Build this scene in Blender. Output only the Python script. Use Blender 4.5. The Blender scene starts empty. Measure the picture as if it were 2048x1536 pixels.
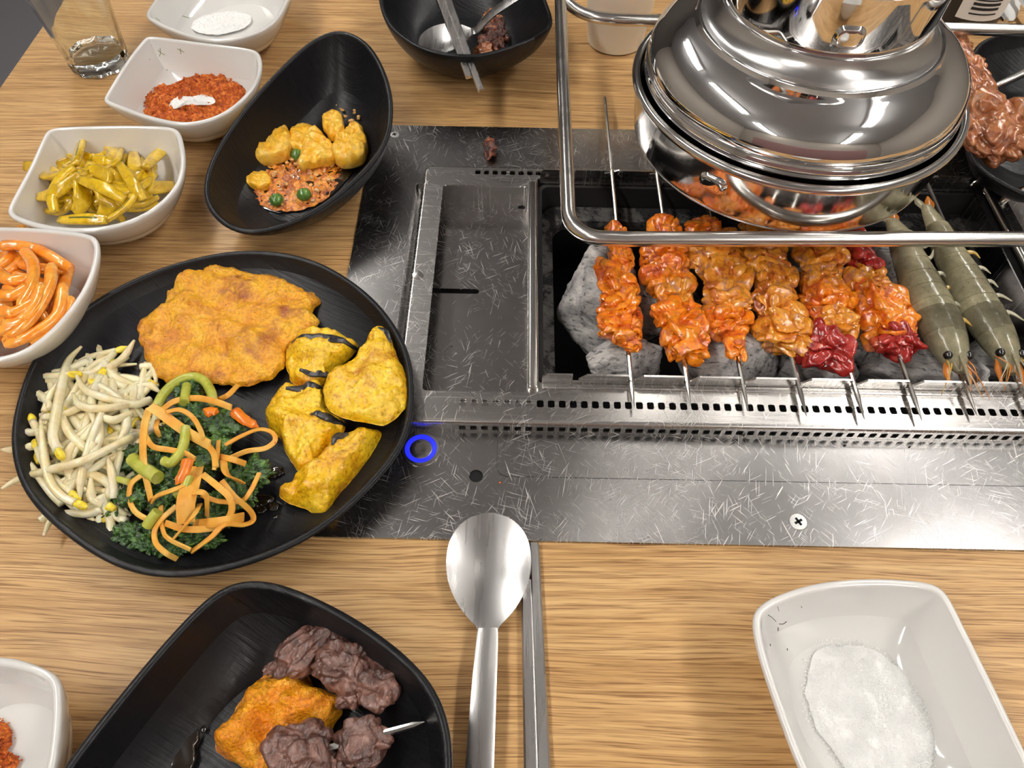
import bpy, bmesh, math, random
from mathutils import Vector, Matrix, noise
from mathutils.geometry import tessellate_polygon

# ------------------------------------------------------------------ camera, light, exposure
# Working unit: centimetres, origin on the table top below the camera; Z0 = table height over the floor.
F, CX, CY, CAMH, PITCH, ROLL, Z0 = 1450.0, 1024.0, 768.0, 33.6, math.radians(55.6), 0.019, 75.0
_fw = Vector((0, math.cos(PITCH), -math.sin(PITCH)))
_r0 = Vector((1, 0, 0)); _u0 = _r0.cross(_fw)
_c, _s = math.cos(ROLL), math.sin(ROLL)
_right = _c*_r0 + _s*_u0; _up = -_s*_r0 + _c*_u0
def W(p): return Vector((p[0]*.01, p[1]*.01, (p[2]+Z0)*.01))
scene = bpy.context.scene
col = scene.collection
cam_d = bpy.data.cameras.new('camera'); cam = bpy.data.objects.new('camera', cam_d); col.objects.link(cam)
cam_d.sensor_width = 36; cam_d.lens = F/2048*36; cam_d.clip_start = .01
cam.matrix_world = Matrix.Translation(W((0, 0, CAMH))) @ Matrix((_right, _up, -_fw)).transposed().to_4x4()
scene.camera = cam
world = bpy.data.worlds.new('world'); scene.world = world; world.use_nodes = True
world.node_tree.nodes['Background'].inputs[0].default_value = (.9, .93, 1, 1)
world.node_tree.nodes['Background'].inputs[1].default_value = .25
scene.view_settings.view_transform = 'Standard'; scene.view_settings.look = 'None'
scene.view_settings.gamma = 1; scene.view_settings.use_curve_mapping = False
scene.view_settings.exposure = 0.12
LAMP = 33.0          # strength of the fluorescent tubes
LAMP_ROWS = (-100, 128); LAMP_Y = (-150, 20, 190)

def P(x, y, z=0.0):
    d = _fw + _right*((x-CX)/F) + _up*((CY-y)/F)
    t = (z-CAMH)/d.z
    return Vector((d.x*t, d.y*t, z))
def PP(pts, z): return [P(p[0], p[1], p[2] if len(p) > 2 else z) for p in pts]
R = random.Random(7)

# ------------------------------------------------------------------ materials
M = {}
def nt(name):
    m = bpy.data.materials.new(name); m.use_nodes = True; M[name] = m
    n = m.node_tree.nodes; return m, n, m.node_tree.links, n['Principled BSDF']
def setp(b, **k):
    for a, v in k.items():
        a = {'rough': 'Roughness', 'metal': 'Metallic', 'coat': 'Coat Weight', 'coatr': 'Coat Roughness', 'sss': 'Subsurface Weight',
             'trans': 'Transmission Weight', 'ior': 'IOR', 'spec': 'Specular IOR Level', 'alpha': 'Alpha', 'aniso': 'Anisotropic',
             'sheen': 'Sheen Weight'}[a]
        b.inputs[a].default_value = v
    if 'sss' in k:
        b.inputs['Subsurface Radius'].default_value = (1, .5, .25); b.inputs['Subsurface Scale'].default_value = .003
def plain(name, c, **k):
    m, n, l, b = nt(name); b.inputs['Base Color'].default_value = (*c, 1); setp(b, **k); return m
def coords(n, l, scale=(1, 1, 1), rot=(0, 0, 0)):
    t = n.new('ShaderNodeTexCoord'); mp = n.new('ShaderNodeMapping'); src = t.outputs['Object']
    if any(rot):
        mr = n.new('ShaderNodeMapping'); mr.inputs['Rotation'].default_value = rot; l.new(src, mr.inputs[0]); src = mr.outputs[0]
    mp.inputs['Scale'].default_value = scale
    l.new(src, mp.inputs[0]); return mp.outputs[0]
def noise_n(n, l, vec, scale, detail=4, rough=.55, dist=0):
    t = n.new('ShaderNodeTexNoise'); l.new(vec, t.inputs['Vector'])
    t.inputs['Scale'].default_value = scale; t.inputs['Detail'].default_value = detail
    t.inputs['Roughness'].default_value = rough; t.inputs['Distortion'].default_value = dist
    return t.outputs['Fac']
def ramp_n(n, l, fac, stops, const=False):
    r = n.new('ShaderNodeValToRGB'); l.new(fac, r.inputs[0]); e = r.color_ramp.elements
    if const: r.color_ramp.interpolation = 'CONSTANT'
    while len(e) < len(stops): e.new(.5)
    for i, (p, c) in enumerate(stops):
        e[i].position = p; e[i].color = (*c, 1) if len(c) == 3 else c
    return r.outputs[0]
def mix_n(n, l, fac, a, b, mode='MIX'):
    m = n.new('ShaderNodeMix'); m.data_type = 'RGBA'; m.blend_type = mode
    for s, v in ((0, fac), (6, a), (7, b)):
        if hasattr(v, 'links'): l.new(v, m.inputs[s])
        elif s == 0: m.inputs[0].default_value = v
        else: m.inputs[s].default_value = (*v, 1)
    return m.outputs[2]
def bump_n(n, l, b, h, strength=.4, dist=.001, prev=None):
    bp = n.new('ShaderNodeBump'); bp.inputs['Strength'].default_value = strength; bp.inputs['Distance'].default_value = dist
    l.new(h, bp.inputs['Height'])
    if prev: l.new(prev, bp.inputs['Normal'])
    l.new(bp.outputs[0], b.inputs['Normal'])
    if b.inputs['Coat Weight'].default_value > 0: l.new(bp.outputs[0], b.inputs['Coat Normal'])
    return bp.outputs[0]
def food(name, stops, scale=120, detail=5, bscale=300, bstr=.5, bdist=.0012, spots=None, dist=.6, nrough=.6, grain=.3, **k):
    """noise-ramped colour, fine bump, optional spots (scale, threshold, colour)"""
    m, n, l, b = nt(name); v = coords(n, l)
    c = ramp_n(n, l, noise_n(n, l, v, scale, detail, nrough, dist), stops)
    if spots:
        f = ramp_n(n, l, noise_n(n, l, v, spots[0], 3), [(spots[1]-.04, (0, 0, 0)), (spots[1]+.12, (1, 1, 1))])
        c = mix_n(n, l, f, c, spots[2])
    if grain:
        gg = ramp_n(n, l, noise_n(n, l, v, bscale*1.15, 4, .7), [(.32, (1-grain, 1-grain*1.25, 1-grain*1.4)), (.5, (1, 1, 1)), (.7, (1+grain*.35,)*3)])
        c = mix_n(n, l, 1.0, c, gg, 'MULTIPLY')
    l.new(c, b.inputs['Base Color']); setp(b, **k)
    bump_n(n, l, b, noise_n(n, l, v, bscale, 4), bstr, bdist); return m

def wood_mat():
    m, n, l, b = nt('oak_laminate')
    v = coords(n, l, (1, 1, 1))
    # slow warp so that the grain wanders into cathedral figures here and there
    w = noise_n(n, l, coords(n, l, (5, 9, 1)), 1.0, 2, .5)
    mm = n.new('ShaderNodeMath'); mm.operation = 'MULTIPLY_ADD'; l.new(w, mm.inputs[0]); mm.inputs[1].default_value = .016; mm.inputs[2].default_value = 0
    cx = n.new('ShaderNodeCombineXYZ'); l.new(mm.outputs[0], cx.inputs[1])
    add = n.new('ShaderNodeVectorMath'); add.operation = 'ADD'; l.new(v, add.inputs[0]); l.new(cx.outputs[0], add.inputs[1])
    def st(sx, sy, det, r=.6):
        mp = n.new('ShaderNodeMapping'); mp.inputs['Scale'].default_value = (sx, sy, 1); l.new(add.outputs[0], mp.inputs[0])
        return noise_n(n, l, mp.outputs[0], 1.0, det, r)
    broad = ramp_n(n, l, st(4, 120, 4), [(.3, (.50, .29, .114)), (.5, (.59, .362, .155)), (.72, (.66, .43, .202))])
    fine = ramp_n(n, l, st(14, 620, 3, .7), [(.38, (.62, .54, .46)), (.55, (1, 1, 1))])
    pore = ramp_n(n, l, st(30, 1500, 2, .6), [(.37, (.42, .32, .24)), (.47, (1, 1, 1))])
    c = mix_n(n, l, .8, broad, fine, 'MULTIPLY'); c = mix_n(n, l, .8, c, pore, 'MULTIPLY')
    l.new(c, b.inputs['Base Color']); setp(b, rough=.42, spec=.35)
    bump_n(n, l, b, st(38, 1250, 2), .12, .0004); return m

def steel(name, base=(.60, .585, .565), rough=.3, brush=None, scratch=0, blotch=0, rot=0):
    m, n, l, b = nt(name); setp(b, metal=1.0)
    b.inputs['Base Color'].default_value = (*base, 1); b.inputs['Roughness'].default_value = rough
    cur = None; rr = None
    if brush:
        f = noise_n(n, l, coords(n, l, brush, (0, 0, rot)), 1, 3, .6)
        rr = ramp_n(n, l, f, [(.3, (max(rough-.03, .03),)*3), (.7, (rough+.05,)*3)])
    c = None
    if blotch:
        f = noise_n(n, l, coords(n, l), 22, 5, .6)
        c = ramp_n(n, l, f, [(.3, tuple(x*(1-blotch) for x in base)), (.65, base)])
    if scratch:
        masks = None
        for i, (ang, sx, sy) in enumerate(((.25, 75, 1700), (-.45, 60, 1500), (1.25, 55, 1300), (.8, 80, 1900), (1.75, 50, 1400), (2.2, 70, 1600))):
            f = noise_n(n, l, coords(n, l, (sx, sy, 1), (0, 0, ang+rot)), 1, 1, .5)
            f = ramp_n(n, l, f, [(.68-.02*scratch, (0, 0, 0)), (.72, (.75, .75, .75))])
            g = noise_n(n, l, coords(n, l), 16+9*i, 2)
            g = ramp_n(n, l, g, [(.46, (0, 0, 0)), (.6, (1, 1, 1))])
            f = mix_n(n, l, 1.0, f, g, 'MULTIPLY')
            masks = f if masks is None else mix_n(n, l, 1.0, masks, f, 'LIGHTEN')
        c = mix_n(n, l, masks, c if c else base, (.86, .85, .83))
        rr = mix_n(n, l, masks, rr if rr else (rough,)*3, (.55,)*3)
        bump_n(n, l, b, masks, .12, .0002, cur)
    if c: l.new(c, b.inputs['Base Color'])
    if rr: l.new(rr, b.inputs['Roughness'])
    return m

def melamine():
    m, n, l, b = nt('black_melamine'); b.inputs['Base Color'].default_value = (.008, .008, .0095, 1); setp(b, rough=.34, spec=.3)
    f1 = noise_n(n, l, coords(n, l, (30, 620, 60), (0, 0, .5)), 1, 3, .6)
    f2 = noise_n(n, l, coords(n, l, (620, 40, 60), (0, 0, .5)), 1, 3, .6)
    s = mix_n(n, l, .5, f1, f2)
    g = noise_n(n, l, coords(n, l), 14, 2)
    s = mix_n(n, l, g, s, f1)
    l.new(ramp_n(n, l, s, [(.3, (.26,)*3), (.7, (.48,)*3)]), b.inputs['Roughness'])
    bump_n(n, l, b, s, .6, .0008); return m

def charcoal(name, k=1.0, dark=.36):
    m, n, l, b = nt(name); v = coords(n, l)
    a = noise_n(n, l, v, 55, 6, .65, .4)
    c = ramp_n(n, l, a, [(dark-.1, (.03, .028, .03)), (dark, (.20*k, .19*k, .195*k)), (.5, (.42*k, .40*k, .39*k)), (.68, (.70*k, .67*k, .63*k))])
    st = noise_n(n, l, coords(n, l, (90, 420, 420), (.2, .3, .5)), 1, 4, .7, .3)
    c2 = ramp_n(n, l, st, [(.36, (.12, .12, .12)), (.46, (1, 1, 1))])
    c = mix_n(n, l, .8, c, c2, 'MULTIPLY')
    l.new(c, b.inputs['Base Color']); setp(b, rough=.95, spec=.1)
    p = bump_n(n, l, b, st, .6, .0015); bump_n(n, l, b, noise_n(n, l, v, 500, 4), .4, .0008, p); return m

def emit(name, c, s):
    m, n, l, b = nt(name); b.inputs['Base Color'].default_value = (*c, 1)
    b.inputs['Emission Color'].default_value = (*c, 1); b.inputs['Emission Strength'].default_value = s; return m

wood_mat(); melamine()
steel('panel_steel', (.46, .448, .442), .24, None, 1.0, .22)
steel('frame_steel', (.60, .58, .56), .24, (20, 1200, 1200), .3, .12)
steel('tray_steel', (.52, .50, .49), .2, None, .6, .12)
steel('wire_steel', (.68, .66, .63), .2, (6, 200, 200))
steel('rod_steel', (.70, .69, .66), .17)
steel('chrome', (.80, .79, .78), .045)
steel('satin_chrome', (.66, .65, .64), .2, (30, 30, 300), 0, .1)
steel('pan_chrome', (.74, .73, .71), .10, (30, 30, 400), 0, .12)
steel('spoon_steel', (.66, .65, .64), .27, (300, 12, 60))
plain('porcelain', (.78, .765, .735), rough=.10, coat=.6, coatr=.04, spec=.5)
plain('black_void', (.006, .006, .006), rough=.9)
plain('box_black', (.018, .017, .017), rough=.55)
plain('added_bench_fabric', (.30, .17, .16), rough=.8)
plain('dark_plastic', (.02, .02, .025), rough=.4)
plain('wall_paint', (.36, .32, .28), rough=.8)
plain('wall_dark', (.10, .085, .075), rough=.6)
plain('ceiling_paint', (.62, .62, .63), rough=.9)
plain('floor_tile', (.13, .125, .135), rough=.55)
plain('table_edge', (.16, .10, .06), rough=.5)
plain('white_enamel', (.8, .8, .8), rough=.4)
plain('screw_white', (.80, .80, .78), rough=.35, metal=.5)
plain('glass', (.97, 1, .985), rough=.01, trans=1.0, ior=1.46)
plain('plastic_cup', (.90, .82, .70), rough=.45, sss=.2)
plain('paper', (.85, .84, .82), rough=.9)
plain('print_black', (.02, .02, .02), rough=.7)
emit('tube_light', (1.0, .97, .92), LAMP)
emit('blue_led', (.01, .015, 1.0), 1.2)
M['blue_led'].node_tree.nodes['Principled BSDF'].inputs['Base Color'].default_value = (.01, .02, .5, 1)
plain('blue_board', (.02, .16, .75), rough=.5)
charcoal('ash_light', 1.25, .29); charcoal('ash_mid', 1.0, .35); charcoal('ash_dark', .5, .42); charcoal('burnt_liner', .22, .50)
food('marinated_meat', [(.26, (.34, .05, .018)), (.38, (.66, .11, .010)), (.48, (.86, .22, .006)), (.56, (.88, .30, .012)), (.63, (.62, .15, .075)), (.72, (.84, .30, .05)), (.82, (.66, .25, .13))],
     62, 6, 260, .35, .0012, (480, .66, (.30, .045, .006)), 1.4, coat=0.6, coatr=.08, grain=0.35, rough=.24, spec=.6)
food('marinated_meat_brown', [(.26, (.26, .06, .022)), (.38, (.58, .15, .02)), (.48, (.76, .28, .018)), (.56, (.80, .34, .03)), (.63, (.52, .20, .11)), (.72, (.76, .34, .06)), (.82, (.60, .28, .15))],
     66, 6, 260, .35, .0012, (480, .64, (.20, .055, .01)), 1.4, coat=0.6, coatr=.08, rough=.24, spec=.6)
food('raw_red_meat', [(.28, (.20, .008, .008)), (.45, (.32, .014, .012)), (.6, (.46, .03, .02)), (.72, (.72, .14, .05)), (.82, (.80, .26, .05))], 58, 6, 260, .35, .0012, None, 1.2, coat=0.6, coatr=.08, rough=.2, spec=.6)
food('grilled_beef', [(.26, (.035, .014, .010)), (.40, (.10, .042, .030)), (.52, (.18, .080, .058)), (.64, (.26, .13, .098)), (.76, (.36, .21, .17)), (.85, (.13, .05, .035))],
     75, 8, 420, .6, .0014, (110, .63, (.075, .03, .024)), 1.5, coat=0.4, coatr=.08, rough=.28, spec=.55)
food('cooked_pork', [(.28, (.14, .032, .010)), (.42, (.34, .10, .032)), (.55, (.50, .19, .07)), (.7, (.60, .29, .14)), (.8, (.26, .07, .025))],
     42, 6, 220, .35, .0015, None, 1.4, coat=0.6, coatr=.08, rough=.24, spec=.6)
food('burnt_meat', [(.35, (.012, .008, .008)), (.5, (.10, .03, .02)), (.62, (.42, .13, .06)), (.75, (.58, .28, .17))], 130, 6, 400, .8, .0015, None, 1.0, rough=.3)
food('fried_batter', [(.24, (.30, .07, .004)), (.36, (.62, .21, .004)), (.48, (.86, .38, .006)), (.62, (.95, .50, .012)), (.78, (.95, .58, .05))],
     38, 9, 520, 1.0, .0016, (52, .60, (.36, .085, .010)), 1.0, .68, coat=0.5, coatr=.08, grain=0.34, rough=.28, spec=.55)
food('fried_orange', [(.28, (.50, .10, .002)), (.42, (.90, .29, .002)), (.56, (.98, .43, .003)), (.72, (.95, .45, .012))],
     60, 9, 600, 1.0, .0016, (46, .62, (.40, .085, .003)), 1.0, .68, coat=0.6, coatr=.08, grain=0.3, rough=.26, spec=.55)
food('eggplant_flesh', [(.24, (.42, .16, .006)), (.38, (.76, .36, .006)), (.50, (.92, .55, .010)), (.66, (.95, .64, .03)), (.82, (.92, .68, .14))],
     48, 7, 420, .7, .0013, (60, .62, (.55, .22, .010)), 1.0, .65, coat=0.5, coatr=.08, grain=0.4, rough=.26, spec=.55)
food('eggplant_skin', [(.3, (.008, .008, .012)), (.6, (.03, .028, .03)), (.8, (.10, .07, .03))], 300, 4, 400, .5, .001, None, rough=.3, coat=.4)
food('sprout_stem', [(.3, (.80, .66, .34)), (.5, (.88, .78, .50)), (.7, (.93, .88, .68))], 70, 3, 300, .3, .0008, None, coat=0.5, coatr=.08, grain=0.08, rough=.25, spec=.5, sss=.25)
food('sprout_head', [(.3, (.50, .34, .02)), (.5, (.84, .64, .03)), (.7, (.88, .76, .16))], 160, 3, 400, .3, .0006, None, rough=.28)
food('leaf_green', [(.28, (.006, .018, .004)), (.42, (.018, .065, .008)), (.54, (.05, .14, .014)), (.68, (.13, .26, .03)), (.8, (.26, .38, .06))], 120, 7, 380, .9, .002, (380, .70, (.34, .03, .01)), 1.4, .65, coat=0.5, coatr=.08, rough=.24, spec=.55)
food('leaf_stem', [(.3, (.34, .38, .03)), (.5, (.56, .58, .09)), (.7, (.78, .76, .32))], 45, 3, 400, .3, .0006, None, grain=0.12, rough=.22, trans=.15)
def noodle():
    m, n, l, b = nt('tofu_skin'); v = coords(n, l)
    c = ramp_n(n, l, noise_n(n, l, v, 60, 4), [(.3, (.70, .26, .02)), (.5, (.84, .42, .06)), (.7, (.90, .56, .14))])
    f = ramp_n(n, l, noise_n(n, l, v, 330, 2), [(.68, (0, 0, 0)), (.74, (1, 1, 1))])
    c = mix_n(n, l, f, c, (.55, .06, .015)); l.new(c, b.inputs['Base Color']); setp(b, rough=.45, sss=.1)
    w = n.new('ShaderNodeTexChecker'); w.inputs['Scale'].default_value = 1500; l.new(v, w.inputs[0])
    bump_n(n, l, b, w.outputs[1], .35, .0004)
noodle()
food('carrot', [(.3, (.72, .15, .006)), (.7, (.88, .27, .015))], 100, 3, 300, .3, .0006, None, grain=0.1, rough=.3, coat=.4, sss=.15)
food('pickle', [(.26, (.34, .20, .004)), (.42, (.62, .38, .004)), (.56, (.80, .52, .008)), (.72, (.88, .63, .06))], 60, 4, 300, .35, .0008, None, coat=0.6, coatr=.08, grain=0.18, rough=.2, spec=.5)
food('pickle_rind', [(.3, (.06, .08, .01)), (.6, (.20, .20, .02))], 75, 4, 350, .3, .0008, None, rough=.2, coat=.6)
food('radish', [(.28, (.82, .17, .006)), (.44, (.92, .29, .018)), (.58, (.95, .42, .06)), (.74, (.95, .56, .19))], 40, 4, 300, .3, .0008, (420, .68, (.50, .015, .004)), .6, coat=0.6, coatr=.08, grain=0.12, rough=.18, spec=.6)
food('tofu', [(.26, (.80, .32, .008)), (.42, (.90, .47, .02)), (.58, (.93, .58, .07)), (.75, (.94, .70, .26))], 48, 5, 300, .5, .0012, (70, .64, (.75, .24, .01)), 1.0, coat=0.3, coatr=.08, grain=0.22, rough=.28)
food('sauce', [(.3, (.16, .035, .004)), (.42, (.52, .12, .004)), (.54, (.86, .27, .006)), (.66, (.92, .44, .03)), (.8, (.92, .64, .26))], 150, 6, 300, 1.0, .0025, None, 1.0, coat=0.8, coatr=.08, rough=.12, spec=.7)
plain('dark_sauce', (.012, .007, .004), rough=.06, coat=1.0, coatr=.03)
food('minced_pork', [(.3, (.55, .22, .04)), (.6, (.80, .48, .16)), (.8, (.85, .62, .32))], 200, 4, 300, .4, .001, None, rough=.3, coat=.4)
food('pea', [(.3, (.05, .14, .02)), (.7, (.16, .30, .05))], 150, 3, 300, .2, .0005, None, grain=0.1, rough=.25, coat=.5)
food('chili_powder', [(.3, (.12, .016, .003)), (.42, (.40, .065, .005)), (.53, (.62, .13, .008)), (.66, (.74, .28, .035)), (.78, (.4, .055, .006))], 480, 6, 700, .5, .001, None, 0, rough=.7)
food('chili_grain', [(.3, (.25, .035, .008)), (.5, (.62, .12, .012)), (.7, (.78, .30, .05))], 160, 3, 300, .2, .0005, None, rough=.6)
plain('salt', (.93, .925, .91), rough=.5)
def shrimp_mat(name, dark):
    m, n, l, b = nt(name); v = coords(n, l)
    c = ramp_n(n, l, noise_n(n, l, v, 45, 6, .65), [(.3, (.14*dark, .125*dark, .075*dark)), (.5, (.29*dark, .262*dark, .165*dark)), (.7, (.47*dark, .42*dark, .27*dark))])
    f = ramp_n(n, l, noise_n(n, l, v, 900, 2), [(.66, (0, 0, 0)), (.72, (1, 1, 1))])
    c = mix_n(n, l, f, c, (.11, .10, .07)); l.new(c, b.inputs['Base Color']); setp(b, rough=.16, spec=.7, trans=.15, ior=1.36)
    bump_n(n, l, b, noise_n(n, l, v, 160, 3), .35, .001)
shrimp_mat('shrimp_shell', 1.2); shrimp_mat('shrimp_head', .92); shrimp_mat('shrimp_band', .62)
plain('shrimp_leg', (.66, .42, .10), rough=.22, trans=.2)
plain('shrimp_pale', (.62, .58, .42), rough=.22, trans=.2)
plain('shrimp_orange', (.68, .22, .03), rough=.22, trans=.2)
plain('eye_black', (.008, .008, .008), rough=.06, coat=1)
plain('water', (1, 1, 1), rough=.02, trans=1.0, ior=1.33)
plain('char_crumb', (.02, .012, .01), rough=.5)
plain('herb', (.18, .20, .05), rough=.6)

# ------------------------------------------------------------------ object helpers
def tag(o, label=None, cat=None, group=None, kind=None):
    for k, v in (('label', label), ('category', cat), ('group', group), ('kind', kind)):
        if v: o[k] = v
    return o
def thing(name, loc, label, cat, group=None):
    o = bpy.data.objects.new(name, None); col.objects.link(o); o.empty_display_size = .02
    o.location = W(loc); o['_b'] = tuple(loc); return tag(o, label, cat, group)
BASE = {}
def obj(name, geo, mat, parent=None, base=None, angle=40, plabel=None):
    """geo = (verts, faces) in table centimetres -> one mesh object"""
    vs, fs = geo
    if parent is not None: b = BASE[parent.name]
    else: b = base if base else (sum(v[0] for v in vs)/len(vs), sum(v[1] for v in vs)/len(vs), min(v[2] for v in vs))
    me = bpy.data.meshes.new(name)
    me.from_pydata([((v[0]-b[0])*.01, (v[1]-b[1])*.01, (v[2]-b[2])*.01) for v in vs], [], fs)
    me.polygons.foreach_set('use_smooth', [True]*len(me.polygons))
    if angle: me.set_sharp_from_angle(angle=math.radians(angle))
    me.materials.append(M[mat]); me.update()
    o = bpy.data.objects.new(name, me); col.objects.link(o)
    BASE[o.name] = tuple(b)
    if parent is not None: o.parent = parent
    else: o.location = W(b)
    if plabel: o['label'] = plabel
    return o
_thing0 = thing
def thing(name, loc, label, cat, group=None):
    o = _thing0(name, loc, label, cat, group); del o['_b']; BASE[o.name] = tuple(loc); return o
def sub(name, geo, mat, parent, **k):          # a child of a part (the part itself sits at its thing's origin)
    return obj(name, geo, mat, parent, **k)
def join(*gs):
    V, Fc = [], []
    for v, f in gs:
        k = len(V); V += list(v); Fc += [tuple(i+k for i in q) for q in f]
    return V, Fc
def grid_faces(nr, na, closed=True, flip=False):
    f = []
    for r in range(nr-1):
        for a in range(na if closed else na-1):
            b = (a+1) % na
            q = (r*na+a, r*na+b, (r+1)*na+b, (r+1)*na+a)
            f.append(q[::-1] if flip else q)
    return f
def loft(rings, cap0=True, cap1=True):
    na = len(rings[0]); V = [p for r in rings for p in r]; f = grid_faces(len(rings), na)
    if cap0: f.append(tuple(range(na))[::-1])
    if cap1: f.append(tuple((len(rings)-1)*na+i for i in range(na)))
    return V, f
def box(x0, x1, y0, y1, z0, z1, bev=0):
    if not bev:
        v = [Vector((x, y, z)) for z in (z0, z1) for x, y in ((x0, y0), (x1, y0), (x1, y1), (x0, y1))]
        return v, [(3, 2, 1, 0), (4, 5, 6, 7), (0, 1, 5, 4), (1, 2, 6, 5), (2, 3, 7, 6), (3, 0, 4, 7)]
    bm = bmesh.new(); bmesh.ops.create_cube(bm, size=1)
    for v in bm.verts: v.co = ((x0+x1)/2+v.co.x*(x1-x0), (y0+y1)/2+v.co.y*(y1-y0), (z0+z1)/2+v.co.z*(z1-z0))
    bmesh.ops.bevel(bm, geom=bm.edges[:], offset=bev, segments=3, affect='EDGES', profile=.5)
    bm.verts.index_update(); g = ([v.co.copy() for v in bm.verts], [tuple(v.index for v in f.verts) for f in bm.faces]); bm.free(); return g
def prism(loops, a0, a1, axis='z'):
    """polygon with holes (first loop outer), extruded; axis z: loops are (x,y); axis y: loops are (x,z)"""
    def mk(p, h): return Vector((p[0], p[1], h)) if axis == 'z' else Vector((p[0], h, p[1]))
    flat = [p for lp in loops for p in lp]; n = len(flat)
    tri = tessellate_polygon([[Vector((p[0], p[1], 0)) for p in lp] for lp in loops])
    V = [mk(p, a0) for p in flat] + [mk(p, a1) for p in flat]; Fc = []
    for t in tri:
        Fc.append(tuple(i+n for i in t)); Fc.append(tuple(t)[::-1])
    k = 0
    for lp in loops:
        m = len(lp)
        for i in range(m):
            j = (i+1) % m; Fc.append((k+i, k+j, n+k+j, n+k+i))
        k += m
    bm = bmesh.new(); vs = [bm.verts.new(v) for v in V]
    for f in Fc:
        try: bm.faces.new([vs[i] for i in f])
        except ValueError: pass
    bmesh.ops.recalc_face_normals(bm, faces=bm.faces[:]); bm.verts.index_update()
    g = ([v.co.copy() for v in bm.verts], [tuple(v.index for v in f.verts) for f in bm.faces]); bm.free(); return g
def rrect(x0, x1, y0, y1, r, n=4):
    out = []
    for cx, cy, a in ((x1-r, y1-r, 0), (x0+r, y1-r, 90), (x0+r, y0+r, 180), (x1-r, y0+r, 270)):
        for i in range(n+1):
            t = math.radians(a+90*i/n); out.append((cx+r*math.cos(t), cy+r*math.sin(t)))
    return out
def circ(cx, cy, r, n=20): return [(cx+r*math.cos(2*math.pi*i/n), cy+r*math.sin(2*math.pi*i/n)) for i in range(n)]
def catmull(pts, per=6, closed=False):
    out = []; n = len(pts); pts = [Vector(p) for p in pts]
    for i in range(n if closed else n-1):
        p0 = pts[(i-1) % n] if closed or i > 0 else pts[0]*2-pts[1]
        p1, p2 = pts[i], pts[(i+1) % n]
        p3 = pts[(i+2) % n] if closed or i+2 < n else pts[-1]*2-pts[-2]
        for j in range(per):
            t = j/per
            out.append(.5*((2*p1)+(p2-p0)*t+(2*p0-5*p1+4*p2-p3)*t*t+(3*p1-p0-3*p2+p3)*t**3))
    if not closed: out.append(pts[-1].copy())
    return out
def resample(pts, n, closed=True):
    q = pts+[pts[0]] if closed else pts
    d = [0]
    for a, b in zip(q, q[1:]): d.append(d[-1]+(b-a).length)
    out = []; k = 0
    for i in range(n):
        s = d[-1]*i/(n if closed else n-1)
        while k < len(d)-2 and d[k+1] < s: k += 1
        t = (s-d[k])/max(d[k+1]-d[k], 1e-9); out.append(q[k].lerp(q[k+1], t))
    return out
def frames(path, closed=False):
    n = len(path); T = []
    for i in range(n):
        a = path[(i-1) % n] if closed or i > 0 else path[i]; b = path[(i+1) % n] if closed or i < n-1 else path[i]
        T.append((b-a).normalized())
    up = Vector((0, 0, 1)) if abs(T[0].z) < .9 else Vector((1, 0, 0))
    N = []
    nv = (up-T[0]*up.dot(T[0])).normalized()
    for t in T:
        nv = (nv-t*nv.dot(t)).normalized(); N.append((t, nv, t.cross(nv)))
    return N
def tube(path, r, seg=8, closed=False, flat=1.0):
    path = [Vector(p) for p in path]; fr = frames(path, closed); rings = []
    for i, (t, n, b) in enumerate(fr):
        rr = r[min(i, len(r)-1)] if isinstance(r, (list, tuple)) else r
        rings.append([path[i]+n*(rr*flat*math.cos(2*math.pi*k/seg))+b*(rr*math.sin(2*math.pi*k/seg)) for k in range(seg)])
    if closed: rings.append(rings[0]); return loft(rings, False, False)
    return loft(rings)
def ribbon(path, w, th, twist=0.0, w0=None, tw0=0.0):
    path = [Vector(p) for p in path]; n = len(path); rings = []
    for i in range(n):
        a = path[max(i-1, 0)]; b = path[min(i+1, n-1)]; t = (b-a).normalized()
        up = Vector((0, 0, 1)); up = (up-t*up.dot(t))
        up = up.normalized() if up.length > .05 else Vector((1, 0, 0))
        s = t.cross(up); an = tw0+twist*i/(n-1); u2 = up*math.cos(an)+s*math.sin(an); s2 = t.cross(u2)
        ww = w*.5*(1 if w0 is None else w0(i/(n-1)))
        rings.append([path[i]+s2*ww*sx*(1.0 if abs(sx) == 1 else 1)+u2*(th*.5*sz) for sx, sz in ((-1, -.5), (-.7, -1), (.7, -1), (1, -.5), (1, .5), (.7, 1), (-.7, 1), (-1, .5))])
    return loft(rings)
def lathe(prof, cx, cy, seg=64, cap0=True, cap1=True):
    return loft([[Vector((cx+r*math.cos(2*math.pi*k/seg), cy+r*math.sin(2*math.pi*k/seg), z)) for k in range(seg)] for r, z in prof], cap0, cap1)
_ico = {}
def ico(sub):
    if sub not in _ico:
        bm = bmesh.new(); bmesh.ops.create_icosphere(bm, subdivisions=sub, radius=1); bm.verts.index_update()
        _ico[sub] = ([v.co.copy() for v in bm.verts], [tuple(v.index for v in f.verts) for f in bm.faces]); bm.free()
    return _ico[sub]
def fbm(p, o=4): return noise.fractal(p, 1.0, 2.0, o, noise_basis='PERLIN_ORIGINAL')
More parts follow.
